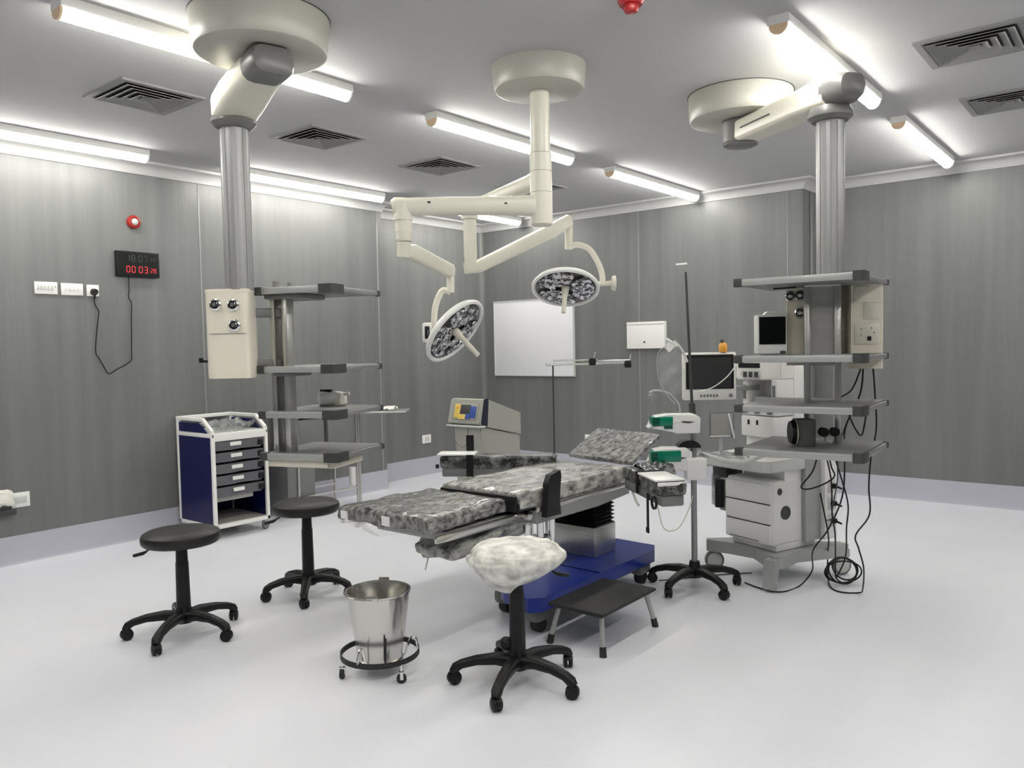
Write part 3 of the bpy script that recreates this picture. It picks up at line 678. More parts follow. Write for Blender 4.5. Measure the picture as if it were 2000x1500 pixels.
g = G(mm); g.box((.17, -.02, .077), (.27, .165, .012), bev=.005); g.box((.306, -.01, .058), (.01, .16, .02), bev=.004); g.build('white_cover', 'white', b)
g = G(mm); g.box((-.03, -.080, .015), (.024, .012, .12)); g.box((-.03, 0, .075), (.024, .16, .006)); g.build('arm_strap', 'black', b)
g = G(mm); g.box((.12, -.075, -.12), (.022, .008, .20), bev=.002); g.box((.115, -.075, -.225), (.035, .01, .03), bev=.003); g.build('hanging_strap', 'black', b)
g = G(mm); g.lathe([(.028, -.006), (.036, -.006), (.036, .006), (.028, .006)], (.24, -.085, -.05), Matrix.Rotation(PI / 2, 4, 'X'), seg=24, closed_prof=True); g.build('lock_ring', 'black', b)
g = G(); g.tube([V(-2.19, 4.0, .62), V(-2.16, 4.02, .45), V(-2.10, 4.08, .44), V(-2.05, 4.12, .55), V(-2.03, 4.13, .63)], .003, 6, smooth=6); g.build('loose_string', 'cream', r)
g = G(); g.tube([V(-2.53, 4.2, .73), V(-2.42, 4.1, .66), V(-2.30, 3.95, .61), V(-2.22, 3.85, .60)], .007, 8, smooth=5); g.build('arm_brace', 'offwhite', r)
g = G(T(-2.27, 4.12, .755, -40)); rows = []
for i in range(16):
    u = i / 15 * 2 - 1; rows.append([(.17 * u, .10 * (j / 11 * 2 - 1) * (1 - .3 * u * u), .05 * (1 - u * u) * (.4 + abs(noise.noise(V(u * 3, j * .5, 2)))) + .035 * noise.noise(V(u * 2, j * .3, 5))) for j in range(12)])
g.loft(rows, closed=False, caps=False); g.build('crumpled_wrap', 'wrap_dark', r, angle=60)
# black side support and strap
g = G(); rot = Matrix.Rotation(math.radians(-7), 4, 'X') @ Matrix.Rotation(math.radians(6), 4, 'Z')
g.prism([(-.07, -.11), (-.065, .02), (-.075, .06), (-.05, .11), (.05, .135), (.062, .11), (.06, -.02), (.085, -.1)], 'x', -.016, .016, rot=rot)
bmesh.ops.transform(g.bm, matrix=T(-2.468, 3.375, .705), verts=g.bm.verts[:]); g.build('side_support', 'black', r, angle=60)
g = G(); g.box((-2.4, 3.2, .245), (.05, .06, .03), bev=.01); g.build('foot_pedal', 'black', r) if False else None

# anaesthetic screen frame standing behind the table
r = root('screen_stand', 'slim metal stand with horizontal clamped rods in front of the whiteboard', 'stand', T(-3.056, 4.87, 0))
g = G(); 
def W2(x, y, z, k=1.093): return V(x * k, y * k, 1.5 + (z - 1.5) * k)
a_ = W2(-3.056, 4.216, 1.362); 
g.tube([V(a_.x, a_.y, .03), a_], .006, 10); g.build('pole', 'dgray', r)
g = G(); g.tube([W2(-3.094, 4.185, 1.368), W2(-2.66, 4.535, 1.375)], .007, 10); g.build('telescopic_rod', 'steel', r)
g = G(); g.tube([W2(-3.056, 4.216, 1.395), W2(-2.83, 4.398, 1.398)], .006, 10); g.build('upper_rod', 'steel', r)
g = G(); g.tube([W2(-2.83, 4.398, 1.385), W2(-2.66, 4.535, 1.385)], .010, 10); g.build('outer_tube', 'chrome', r)
for q, e in ((W2(-2.855, 4.378, 1.385), .04), (W2(-2.675, 4.523, 1.365), .035)):
    g = G(T(*q, 39)); g.box((0, 0, 0), (.05, .035, .055), bev=.012); c = g.build('rod_clamp', 'black', r)
    g = G(T(*q, 39)); g.tube([V(.01, 0, .02), V(.02, -.01, .07)], .005, 8); g.build('clamp_lever', 'chrome', c)
g = G(); g.cyl((a_.x, a_.y, 0), (a_.x, a_.y, .035), .16, .15, seg=32); g.build('round_base', 'dgray', r)

# ------------------------------------------------------------------ pole with infusion warmers
px_, py_ = -2.17, 4.43
m = T(px_, py_); r = root('infusion_stand', 'tall pole on a black five-star base carrying two white and green devices', 'drip stand', m)
star(r, m, .27, 190, mt='black')
g = G(m); g.cyl((0, 0, .1), (0, 0, .98), .018, seg=20); g.build('lower_pole', 'alu', r)
g = G(m); g.cyl((0, 0, .95), (-.03, -.02, 1.92), .0095, .007, seg=14); g.cyl((-.004, -.002, 1.06), (-.006, -.003, 1.13), .02, seg=16); g.build('upper_rod', 'dgray', r)
def warmer(c, L, ang, nm, hgt=.115, gw=.54):
    mm = T(*c, ang)     # x runs away from the pole
    q = root('infusion_warmer', nm, 'infusion warmer', mm, 'white and green warmers on the pole')
    g = G(mm)
    g.prism([(-.06, -hgt * .5), (-.065, hgt * .3), (-.03, hgt * .5), (L * .55, hgt * .5), (L - .03, hgt * .42), (L - .01, hgt * .22), (L - .01, -hgt * .05), (L + .01, -hgt * .12), (L + .012, -hgt * .2), (L * .5, -hgt * .32), (L * .35, -hgt * .5)], 'y', -.055, .055)
    bmesh.ops.bevel(g.bm, geom=g.bm.edges[:], offset=.008, segments=2, affect='EDGES', profile=.5)
    g.build('casing', 'white', q)
    g = G(mm); g.box((L * (.97 - gw / 2), .02, hgt * .16), (L * gw, .085, hgt * .48), bev=.006); g.build('green_window', 'green', q)
    g = G(mm); g.box((L * .55, .058, -hgt * .16), (L * .22, .012, hgt * .16), bev=.003)
    g.build('dark_insert', 'dgreen', q); g = G(mm); g.box((L * .86, .063, hgt * .16), (L * .18, .004, hgt * .36)); g.build('dark_insert', 'dgreen', q)
    g = G(mm); g.prism([(-.03, .012), (.045, .018), (.05, .010), (.01, .004)], 'y', .056, .059); g.build('latch_slot', 'dgray', q)
    return q, mm
warmer((px_ - .005, py_ - .06, 1.015), .235, 218.9, 'upper white and green infusion warmer clamped on the pole')
warmer((-2.22, 4.35, .80), .19, 218.9, 'lower white and green infusion warmer, partly behind the wrapped arm board', .14, .95)
g = G(T(-2.14, 4.39, .74, 39)); g.box((0, 0, 0), (.12, .09, .13), bev=.01); o = g.build('pole_box', 'white', None); tag(o, 'white rectangular box clamped on the pole beside the lower green device', 'equipment box')
g = G(T(-2.19, 4.40, .865, 39)); pts = [(.07 * math.cos(t), .045 * math.sin(t)) for t in [math.radians(a) for a in range(0, 181, 15)]]
g.prism(pts, 'y', -.04, .04); o = g.build('foot_switch', 'black'); tag(o, 'black rounded dome lying on top of the lower white and green warmer', 'pedal')
# gooseneck, white lamp, clear hose bag on the pole
r = root('examination_lamp', 'small white lamp head on a bent arm fixed to the pole beside the monitor', 'lamp', T(-2.2, 4.41, 1.40))
g = G(); g.tube([V(-2.195, 4.41, 1.38), V(-2.215, 4.385, 1.45), V(-2.25, 4.35, 1.51)], .008, 8, smooth=4); g.build('arm', 'offwhite', r)
g = G(T(-2.262, 4.342, 1.50, 39, 0, 35)); g.box((0, 0, 0), (.085, .03, .016), bev=.007); g.prism([(-.02, -.008), (.03, -.008), (.018, -.06), (-.012, -.05)], 'y', -.014, .014); g.build('lamp_head', 'white', r)
r = root('gooseneck_probe', 'bent grey gooseneck with a clear beaded tip above the upper green device', 'gooseneck', T(-2.234, 4.365, 1.06))
g = G(); g.tube([V(-2.225, 4.37, 1.07), V(-2.234, 4.365, 1.13), V(-2.28, 4.325, 1.195), V(-2.34, 4.28, 1.212), V(-2.37, 4.255, 1.20)], .006, 8, smooth=5); g.build('neck', 'lgray', r)
g = G(); g.ball((-2.362, 4.262, 1.17), (.022, .022, .034), rot=Matrix.Rotation(.5, 4, 'Y')); g.build('tip', 'tint', r)
g = G(); N = 14; rings = []
for i in range(N):
    u = i / (N - 1); z = 1.47 - .29 * u; half = .085 * (math.sin(PI * min(u * .75 + .14, 1))) ** .6
    c = V(-2.265, 4.335, z); e = Vector((.778, .627, 0)); rings.append([c + e * (half * t) + Vector((.627, -.778, 0)) * (.018 * math.sin(t * 4 + i)) for t in (-1, -.6, -.2, .2, .6, 1)])
g.loft(rings, closed=False, caps=False); o = g.build('clear_bag', 'film', None, angle=70); tag(o, 'clear plastic bag hanging on the pole left of the grey monitor screen', 'bag')
g = G(); e = Vector((.778, .627, 0)); c = V(-2.265, 4.335, 1.33)
g.tube([c + e * a_ + V(0, 0, z) for a_, z in ((.05, .14), (-.02, .15), (-.075, .11), (-.085, .02), (-.07, -.06), (-.03, -.14), (.02, -.2))], .0028, 6, smooth=5)
o = g.build('breathing_tube', 'lgray'); tag(o, 'thin grey tube looping down around the clear bag on the pole', 'tube')

# ------------------------------------------------------------------ anaesthesia machine
m = T(-1.90, 4.97, 0, -20); r = root('anaesthesia_machine', 'white anaesthesia machine on a grey wheeled base behind the right pendant shelves', 'anaesthesia machine', m)
AM, mA = r, m
g = G(m); g.prism([(-.34, -.23), (-.31, -.26), (-.16, -.2), (.0, -.16), (.12, -.22), (.24, -.25), (.27, -.2), (.22, -.02), (.3, .3), (.29, .38), (.22, .38), (.1, .25), (-.2, .33), (-.25, .3), (-.2, .0)], 'z', .125, .2); g.build('base_frame', 'lgray', r)
for x, y, wa in ((-.29, -.21, -31), (.23, -.25, 25), (.26, .35, -20), (-.24, .3, 25)):
    g = G(m @ T(x, y, 0, wa)); g.cyl((-.014, 0, .062), (.014, 0, .062), .062, seg=32, mt='gray'); g.cyl((-.017, 0, .062), (.017, 0, .062), .048, seg=32, mt='offwhite'); g.box((0, .02, .14), (.05, .06, .06), 'lgray', bev=.012); g.build('caster', 'offwhite', r)
g = G(m @ T(.23, -.25, 0, 20)); g.prism([(-.055, .19), (-.07, .13), (-.075, .02), (-.06, .01), (.0, .08), (.03, .19)], 'x', -.034, .034); g.build('caster_fender', 'lgray', r)
g = G(m); g.box((0, 0, .44), (.38, .40, .40), bev=.022, seg=3); g.box((0, .02, .225), (.36, .36, .05), bev=.01); g.box((.02, .06, .66), (.33, .3, .08)); g.build('body', 'white', r)
for k in range(3):
    g = G(m); z = .31 + .125 * k; g.box((-.005, -.20, z), (.36, .03, .119), bev=.008); g.build('drawer', 'white', r)
    if k < 2:
        g = G(m); g.box((-.005, -.205, z + .0625), (.35, .012, .004)); g.build('drawer_gap', 'dgray', r)
g = G(m); g.prism([(-.215, .243), (.1, .243), (.1, .25), (-.215, .25)], 'x', 0, .001) if False else g.box((-.03, -.214, .262), (.24, .006, .006)); g.build('drawer_pull', 'gray', r)
g = G(m); g.lathe([(0, 0), (.042, 0), (.042, .006), (.034, .008), (.03, .004), (0, .004)], (.19, -.09, .44), Matrix.Rotation(PI / 2, 4, 'Y') , seg=28); g.build('round_lock', 'dgray', r)
g = G(m); g.lathe([(0, 0), (.022, 0), (.020, .003), (0, .003)], (.19, -.14, .575), Matrix.Rotation(PI / 2, 4, 'Y'), seg=24); g.build('round_hole', 'dgray', r)
g = G(m); g.prism([(-.34, -.22), (-.30, -.285), (.17, -.285), (.215, -.24), (.215, .1), (-.34, .1)], 'z', .70, .77); bmesh.ops.bevel(g.bm, geom=g.bm.edges[:], offset=.006, segments=2, affect='EDGES'); g.build('work_tray', 'offwhite', r)
g = G(m); g.box((.205, .13, .56), (.03, .14, .64), bev=.006); g.build('rear_rail', 'lgray', r)
g = G(m); g.box((.23, .26, .52), (.05, .12, .56), bev=.01)
for z in (.36, .47, .58): g.box((.257, .26, z), (.006, .07, .085), 'offwhite', bev=.006)
g.build('socket_strip', 'white', r)
for z in (.36, .47, .58):
    g = G(m); g.box((.275, .26, z), (.035, .032, .034), bev=.01); g.cyl((.29, .26, z), (.33, .26, z - .01), .008, .006, seg=10); g.build('plug', 'black', r)
# absorber, left of the body
g = G(m)
g.box((-.29, -.08, .61), (.13, .16, .14), bev=.015); g.build('absorber_block', 'dgray', r)
g = G(m); g.cyl((-.32, -.14, .42), (-.32, -.14, .62), .042, seg=24); g.build('absorber_canister', 'tint', r)
g = G(m); g.box((-.25, -.13, .50), (.06, .09, .22), bev=.012); g.build('canister_clamp', 'lgray', r)
g = G(m); g.cyl((-.25, -.2, .42), (-.25, -.2, .60), .03, seg=20); g.build('absorber_canister', 'black', r)
# upper unit
u = G(m); u.box((.01, .12, 1.08), (.27, .14, .62), bev=.01); u.build('upper_back', 'white', r)
g = G(m); g.prism([(-.16, -.14), (.06, -.14), (.14, -.07), (.14, .1), (-.16, .1)], 'z', 1.255, 1.385); bmesh.ops.bevel(g.bm, geom=g.bm.edges[:], offset=.008, segments=2, affect='EDGES'); t_ = g.build('top_module', 'white', r)
g = G(m); g.box((-.045, -.142, 1.345), (.17, .008, .03)); g.build('dark_slot', 'black', t_)
g = G(m); g.prism([(-.11, 1.285), (-.10, 1.315), (.045, 1.315), (.05, 1.285), (.035, 1.262), (-.07, 1.262)], 'y', -.155, -.135); dm = g.build('display_module', 'offwhite', t_)
for x in (-.065, -.02, .025):
    g = G(m); g.box((x, -.157, 1.289), (.028, .004, .034)); g.build('display', 'dgray', dm)
for x in (-.115, .115):
    g = G(m); g.box((x, 0, 1.16), (.045, .2, .2), bev=.008); g.build('side_pillar', 'white', r)
for x in (-.12, .115):
    g = G(m); g.box((x, -.102, 1.175), (.022, .006, .09), bev=.002); g.build('flow_tube', 'gray', r)
g = G(m); g.box((0, 0, 1.055), (.27, .22, .05), bev=.008)
for x in (-.1, .0, .1): g.cyl((x, -.11, 1.055), (x, -.135, 1.055), .014, seg=16, mt='gray')
g.build('knob_panel', 'white', r) if False else g.build('knob_panel', 'white', r)
g = G(m); g.box((-.02, -.0, 1.115), (.12, .14, .06), bev=.006); g.build('vaporizer', 'lgray', r)
g = G(m); g.box((-.0, 0, .96), (.27, .24, .13), bev=.01); lp = g.build('lower_panel', 'white', r)
for x in (-.07, .0):
    g = G(m); g.box((x, -.122, .985), (.012, .006, .03)); g.build('slot', 'black', lp)
g = G(m); g.box((.0, .03, .83), (.26, .22, .14), bev=.01); g.build('lower_housing', 'white', r)
# monitor
mm = T(-2.173, 4.671, 1.283, 39); 
q = root('monitor', 'light grey flat monitor with dark screen and button strip, left of the anaesthesia machine', 'monitor', mm)
g = G(mm); g.box((0, .02, 0), (.335, .045, .298), bev=.01); g.build('housing', 'white', q)
g = G(mm); g.box((.0, -.004, .028), (.30, .006, .215)); s_ = g.build('screen', 'black', q)
g = G(mm); g.box((.0, -.008, .022), (.268, .003, .19)); g.build('display_area', 'screen2', s_)
for k in range(6):
    g = G(mm); g.box((-.055 + k * .02, -.004, -.122), (.013, .006, .016), bev=.002); g.build('button', 'gray', q)
g = G(mm); g.cyl((.13, -.002, -.122), (.13, -.018, -.122), .011, seg=16); g.build('dial', 'gray', q)
g = G(); g.tube([V(-2.14, 4.71, 1.22), V(-2.06, 4.86, 1.2), V(-1.99, 5.0, 1.2)], .018, 10, smooth=3); g.build('support_arm', 'lgray', q)
g = G(mm); g.tube([V(.16, -.03, .07), V(.10, -.045, .0), V(.02, -.05, -.06), V(-.06, -.04, -.09), V(-.12, -.03, -.095)], .0035, 8, smooth=5); o = g.build('white_cable', 'white', None); tag(o, 'thin white cable hanging across the grey monitor screen', 'cable')
mm2 = T(-2.112, 4.735, 1.432, 39); q = root('amber_bottle', 'small amber bottle with dark cap standing on top of the grey monitor', 'bottle', mm2)
g = G(mm2); g.lathe([(0, 0), (.022, 0), (.026, .01), (.027, .04), (.02, .055), (.01, .062), (0, .062)], seg=24); g.build('bottle_body', 'orange', q)
g = G(mm2); g.cyl((-.006, 0, .06), (-.006, 0, .078), .011, seg=16); g.build('cap', 'dgray', q)
# small framed panel + clear wrap on the work tray
mm = T(-2.075, 4.625, .985, 39); q = root('tilted_panel', 'small grey framed panel standing on the tray below the monitor', 'panel', mm)
g = G(mm); g.box((0, 0, 0), (.155, .012, .16), bev=.003); g.build('frame', 'gray', q)
g = G(mm); g.box((0, -.007, .004), (.135, .004, .135)); g.build('face', 'bay', q)
g = G(mm); g.cyl((0, .01, -.07), (0, .03, -.22), .01, seg=12); g.cyl((-.075, -.012, -.07), (.05, -.012, -.07), .006, seg=10); g.build('support', 'offwhite', q)
g = G(mm); g.box((.055, -.02, -.005), (.011, .01, .16), bev=.004, rot=Matrix.Rotation(math.radians(-13), 4, 'Y')); o = g.build('white_rod', 'white', None); tag(o, 'short white rod leaning against the small grey framed panel', 'rod')
def crumple(c, dx, dy, ang, amp, name, mt, label, cat, n=14, seed=0, droop=0):
    g = G(T(*c, ang)); rings = []
    for i in range(n):
        u = i / (n - 1) * 2 - 1; row = []
        for j in range(n):
            v = j / (n - 1) * 2 - 1; z = amp * (noise.noise(V(u * 2.2 + seed, v * 2.2, 3)) + .6 * abs(noise.noise(V(u * 5, v * 5 + seed, 1))) + .5) - droop * max(0, abs(u) - .6) * 2
            row.append((dx * u * (1 - .15 * v * v), dy * v * (1 - .12 * u * u), max(z, .002)if not droop else z))
        rings.append(row)
    g.loft(rings, closed=False, caps=False); o = g.build(name, mt, None, angle=60); tag(o, label, cat); return o
crumple((-2.08, 4.56, .775), .2, .09, 20, .05, 'plastic_sheet', 'tint', 'crumpled clear plastic sheet lying on the machine tray left of the shelves', 'plastic sheet', seed=4)
g = G(); g.tube([V(-2.14, 4.47, .83), V(-1.98, 4.42, .80), V(-1.84, 4.44, .80), V(-1.68, 4.52, .87)], [.004, .016, .014, .004], 10, smooth=5); o = g.build('paper_roll', 'offwhite'); tag(o, 'pale curled paper resting over the left corner of the lowest right pendant shelf', 'paper')

# monitor and black-faced unit on the right pendant shelves
mm = T(-1.625, 4.275, 1.4235, 30); q = root('monitor', 'small white monitor with black screen standing on the right pendant shelf', 'monitor', mm)
g = G(mm); g.box((0, .05, .11), (.155, .14, .215), bev=.008); g.build('housing', 'white', q)
g = G(mm); g.box((0, -.022, .13), (.138, .006, .148)); g.build('screen', 'screen', q)
g = G(mm); g.prism([(-.04, .217), (-.02, .235), (.07, .235), (.07, .217)], 'y', .0, .1); g.build('carry_handle', 'white', q)
g = G(mm); g.box((.055, -.022, .012), (.03, .01, .016), bev=.003); g.build('power_button', 'dgray', q)
mm = T(-1.43, 4.19, .945, 35); q = root('round_faced_unit', 'grey device with a black round face on the lowest shelf of the right pendant', 'equipment', mm)
g = G(mm); g.box((.015, .02, .07), (.09, .10, .14), bev=.006); g.build('casing', 'gray', q)
g = G(mm); g.cyl((-.03, .02, .07), (-.06, .02, .07), .068, .058, seg=36, mt='black'); g.lathe([(.07, 0), (.073, 0), (.073, .006), (.07, .006)], (-.034, .02, .07), Matrix.Rotation(-PI / 2, 4, 'Y'), mt='cream', closed_prof=True); g.build('round_face', 'black', q)
mm = T(-1.32, 4.24, 1.02, 39); q = root('double_knob', 'pair of round black knobs clamped to the right pendant post above the lowest shelf', 'clamp', mm)
for x in (-.026, .03):
    g = G(mm); g.cyl((x, -.03, 0), (x, .0, 0), .024, seg=20); g.build('knob', 'black', q)
g = G(mm); g.box((0, .03, 0), (.03, .09, .03), bev=.005); g.prism([(-.012, -.05), (.02, -.06), (.03, -.01), (-.01, -.01)], 'y', -.01, .01); g.build('bracket', 'white', q)

# ------------------------------------------------------------------ electrosurgical unit on its column
m = T(-3.94, 4.53); r = root('diathermy_unit', 'grey desk-shaped machine with a yellow and blue control panel, behind the table', 'diathermy machine', m)
def yz(pts, x0, x1, nm, mt, par=r):
    g = G(m); g.prism(pts, 'x', x0, x1); bmesh.ops.bevel(g.bm, geom=g.bm.edges[:], offset=.006, segments=2, affect='EDGES'); return g.build(nm, mt, par)
yz([(-.05, .915), (.0, 1.095), (.05, 1.10), (.46, .965), (.46, .79), (.0, .895)], -.33, 0, 'console', 'esu')
yz([(-.03, .908), (.012, 1.1), (.065, 1.104), (.045, .888)], -.004, .004, 'side_band', 'navyplastic')
g = G(m); tl = Matrix.Rotation(-math.atan2(.05, .18), 4, 'X')
fp = root  # keep name free
def face(x, s, dx, ds, nm, mt, e=.0, par=r):
    g = G(m); c = V(x, -.05 + .05 * s / .187, .915 + .18 * s / .187) ; g.box(c + V(0, -.004 - e, .001), (dx, .006, ds), rot=tl, bev=.001); return g.build(nm, mt, par)
fp = face(-.155, .093, .25, .13, 'control_panel', 'bay', -.001)
face(-.235, .095, .06, .105, 'warning_label', 'yellow', .002, fp); face(-.18, .05, .075, .035, 'warning_label', 'yellow', .0025, fp)
face(-.155, .11, .10, .07, 'display', 'stripe', .003, fp); face(-.075, .09, .06, .09, 'blue_label', 'lblue', .003, fp); face(-.12, .055, .05, .04, 'blue_label', 'lblue', .0035, fp)
face(-.235, .12, .025, .02, 'symbol', 'orange', .004, fp)
g = G(m); g.prism([(-.03, .895), (.45, .785), (.45, .05), (.02, .05), (.0, .45), (.01, .62), (-.02, .80)], 'x', -.28, -.004); bmesh.ops.bevel(g.bm, geom=g.bm.edges[:], offset=.008, segments=2, affect='EDGES'); g.build('pedestal', 'esu', r)
g = G(m); g.box((-.15, -.035, .895), (.36, .06, .012), bev=.004); g.build('cable_shelf', 'offwhite', r)
g = G(m); g.tube([V(-.25, -.06, .89), V(-.245, -.065, .80), V(-.20, -.06, .745), V(-.13, -.06, .75), V(-.11, -.05, .88)], .004, 8, smooth=5); g.build('probe_cable', 'gray', r)
for x, y in ((-.2, .02), (-.02, .02), (-.02, .38), (-.2, .38)):
    g = G(m @ T(x, y)); g.cyl((-.012, 0, .03), (.012, 0, .03), .03, seg=20); g.build('caster', 'dgray', r)

# ------------------------------------------------------------------ blue medicine trolley
x0, x1, y0, y1 = -6.335, -5.79, 3.385, 3.895
m = T((x0 + x1) / 2, (y0 + y1) / 2); r = root('medicine_trolley', 'white framed trolley with navy side panels and grey drawers against the left wall', 'trolley', m)
g = G()
for x, y, z in ((x1 - .014, y0 + .014, .86), (x1 - .014, y1 - .014, .86), (x0 + .014, y0 + .014, .965), (x0 + .014, y1 - .014, .965)):
    g.box((x, y, (z + .085) / 2), (.028, .028, z - .085), bev=.004)
for y in (y0 + .014, y1 - .014):
    g.box(((x0 + x1) / 2, y, .1), (x1 - x0, .028, .03), bev=.003); g.box(((x0 + x1) / 2, y, .83), (x1 - x0, .026, .03), bev=.003)
    g.beam([V(x0, y, .955), V(x0 + .4, y, .955), V(x1 - .014, y, .86)], .026, .03)
g.box((x0 + .014, (y0 + y1) / 2, .955), (.026, y1 - y0, .03), bev=.003); g.box((x1 - .014, (y0 + y1) / 2, .1), (.028, y1 - y0, .034), bev=.003)
g.box((x1 - .014, (y0 + y1) / 2, .815), (.03, y1 - y0 - .03, .06), bev=.003); g.build('frame', 'paint_white', r)
for y in (y0 + .012, y1 - .012):
    g = G(); g.box(((x0 + x1) / 2, y, .465), (x1 - x0 - .05, .012, .70)); g.prism([(x0 + .03, .85), (x1 - .08, .85), (x1 - .15, .90), (x1 - .2, .925), (x0 + .03, .925)], 'y', y - .003, y + .003); g.build('side_panel', 'navy', r)
g = G(); g.box((x0 + .01, (y0 + y1) / 2, .5), (.012, y1 - y0 - .04, .8)); g.build('back_panel', 'navy', r)
g = G(); g.box(((x0 + x1) / 2, (y0 + y1) / 2, .84), (x1 - x0 - .05, y1 - y0 - .05, .02)); g.build('top_tray', 'offwhite', r)
g = G(); g.box(((x0 + x1) / 2, (y0 + y1) / 2, .115), (x1 - x0 - .05, y1 - y0 - .05, .012)); g.build('bottom_shelf', 'bay', r)
g = G(); g.box(((x0 + x1) / 2, (y0 + y1) / 2 - .05, .32), (x1 - x0 - .09, y1 - y0 - .15, .06), bev=.01); g.build('divider_shelf', 'bay', r)
for k in range(5):
    z = .745 - k * .0935; yc = (y0 + y1) / 2
    g = G(); g.prism([(y0 + .035, z - .038), (y0 + .035, z + .036), (y1 - .04, z + .036), (y1 - .04, z - .02), (y1 - .07, z - .04), (yc, z - .034), (yc - .08, z - .040)], 'x', x0 + .05, x1 - .012 - .002 * k)
    dr = g.build('drawer', 'drawer', r)
    g = G(); g.box((x1 - .012, yc - .04 + .004 * k, z + .008), (.01, .10, .03), bev=.002); g.build('label_holder', 'tag', dr, 'white label holder')
    g = G(); g.box((x1 - .012, y1 - .07, z - .002), (.02, .045, .05), bev=.012); g.build('drawer_catch', 'black', dr)
for x, y in ((x1 - .03, y0 + .03), (x1 - .03, y1 - .03), (x0 + .04, y0 + .03), (x0 + .04, y1 - .03)):
    g = G(T(x, y, 0, 20)); g.cyl((-.012, 0, .038), (.012, 0, .038), .038, seg=24, mt='gray'); g.box((0, 0, .075), (.04, .045, .02), 'lgray', bev=.004); g.build('caster', 'gray', r)
crumple((-6.03, 3.66, .855), .2, .2, 10, .075, 'plastic_pouch', 'tint', 'clear plastic pouches heaped in the top tray of the blue trolley', 'pouch', seed=11)

# ------------------------------------------------------------------ steel table, mayo tray and small devices behind the left pendant
x0, x1, y0, y1 = -6.34, -5.95, 4.3, 5.02
m = T((x0 + x1) / 2, (y0 + y1) / 2); r = root('steel_table', 'stainless steel instrument table against the left wall behind the pendant shelves', 'table', m)
g = G(); g.box(((x0 + x1) / 2, (y0 + y1) / 2, .90), (x1 - x0, y1 - y0, .03), bev=.006); g.build('tabletop', 'brushed', r)
for x in (x0 + .02, x1 - .02):
    for y in (y0 + .02, y1 - .02):
        g = G(); g.cyl((x, y, 0), (x, y, .89), .0125, seg=14); g.build('leg', 'steel', r)
g = G(); g.box((x1 - .02, (y0 + y1) / 2, .17), (.014, y1 - y0 - .04, .014)); g.box((x0 + .02, (y0 + y1) / 2, .17), (.014, y1 - y0 - .04, .014)); g.build('lower_rail', 'steel', r)
for a, b in ((y0 + .03, y0 + .33), (y0 + .37, y1 - .03)):
    g = G(); g.box(((x0 + x1) / 2, (a + b) / 2, .75), (x1 - x0 - .06, b - a, .24), bev=.01); g.build('drawer_box', 'gray', r)
g = G(); g.box((-6.2, 4.33, .5), (.3, .3, .5)) if False else g.box((-6.13, 4.36, .33), (.3, .3, .5), bev=.01); o = g.build('storage_box', 'gray', None); tag(o, 'plain grey box standing under the steel table behind the pendant', 'box')
g = G(T(-6.05, 4.98)); g.cyl((0, 0, .185), (0, 0, .36), .035, seg=20); g.bm.verts.ensure_lookup_table(); bmesh.ops.translate(g.bm, vec=(.03, 0, 0), verts=g.bm.verts[:]); o = g.build('white_bottle', 'white', None); tag(o, 'slim white bottle standing by the right leg of the steel table', 'bottle')
bmesh.ops  # noqa
m = T(-5.25, 4.55); r = root('mayo_stand', 'slim steel tray stand with a white packet behind the left pendant shelves', 'tray stand', m)
g = G(m @ T(0, 0, 0, 39)); g.box((.08, 0, .962), (.50, .3, .012), bev=.005); g.build('tray', 'brushed', r)
g = G(m @ T(0, 0, 0, 39)); g.tube([V(-.1, .0, .955), V(-.1, 0, .06)], .011, 10); g.build('post', 'steel', r)
g = G(m @ T(0, 0, 0, 39)); g.box((-.1, .0, .045), (.36, .03, .03), bev=.006); g.box((-.1, .0, .045), (.03, .4, .03), bev=.006)
for x, y in ((-.26, 0), (.06, 0), (-.1, .18), (-.1, -.18)): g.cyl((x, y - .01, .018), (x, y + .01, .018), .018, seg=14)
g.build('foot_frame', 'steel', r)
o = crumple((-5.17, 4.60, .968), .15, .06, 39, .04, 'paper_packet', 'paper', 'white crumpled packet lying on the slim steel tray stand', 'packet', seed=8)
mm = T(-3.835, 2.795, 1.178, 39); 
mm = mL @ T(.17, .40, 1.178, 0); q = root('suction_pump', 'small white and blue-grey device with dark top on a left pendant shelf', 'pump', mm)
g = G(mm); g.cyl((-.05, -.03, .042), (.02, .03, .042), .042, .040, seg=28); g.build('pump_body', 'offwhite', q)
g = G(mm); g.pad((.045, .03, .04), (.07, .07, .08), r=.02, n=5, amp=.01, fr=20); g.build('clear_cover', 'paper', q)
g = G(mm); g.box((-.02, 0, .088), (.07, .03, .018), bev=.006); g.build('pump_top', 'black', q)
g = G(mm); g.tube([V(.07, .03, .065), V(.11, .03, .07)], .009, 8); g.build('nozzle', 'white', q)
for x, y, rr, hh, lb in ((.045, .10, .019, .042, 'left and wider of two small grey cups on the top left pendant shelf'), (.105, .14, .014, .034, 'right and smaller of two small grey cups on the top left pendant shelf')):
    g = G(mL @ T(x, y, 1.826)); g.lathe([(0, 0), (rr, 0), (rr, hh), (rr * .8, hh), (rr * .8, .006), (0, .006)], seg=24); o = g.build('small_cup', 'bay', None); tag(o, lb, 'cup', 'cups on the top left shelf')

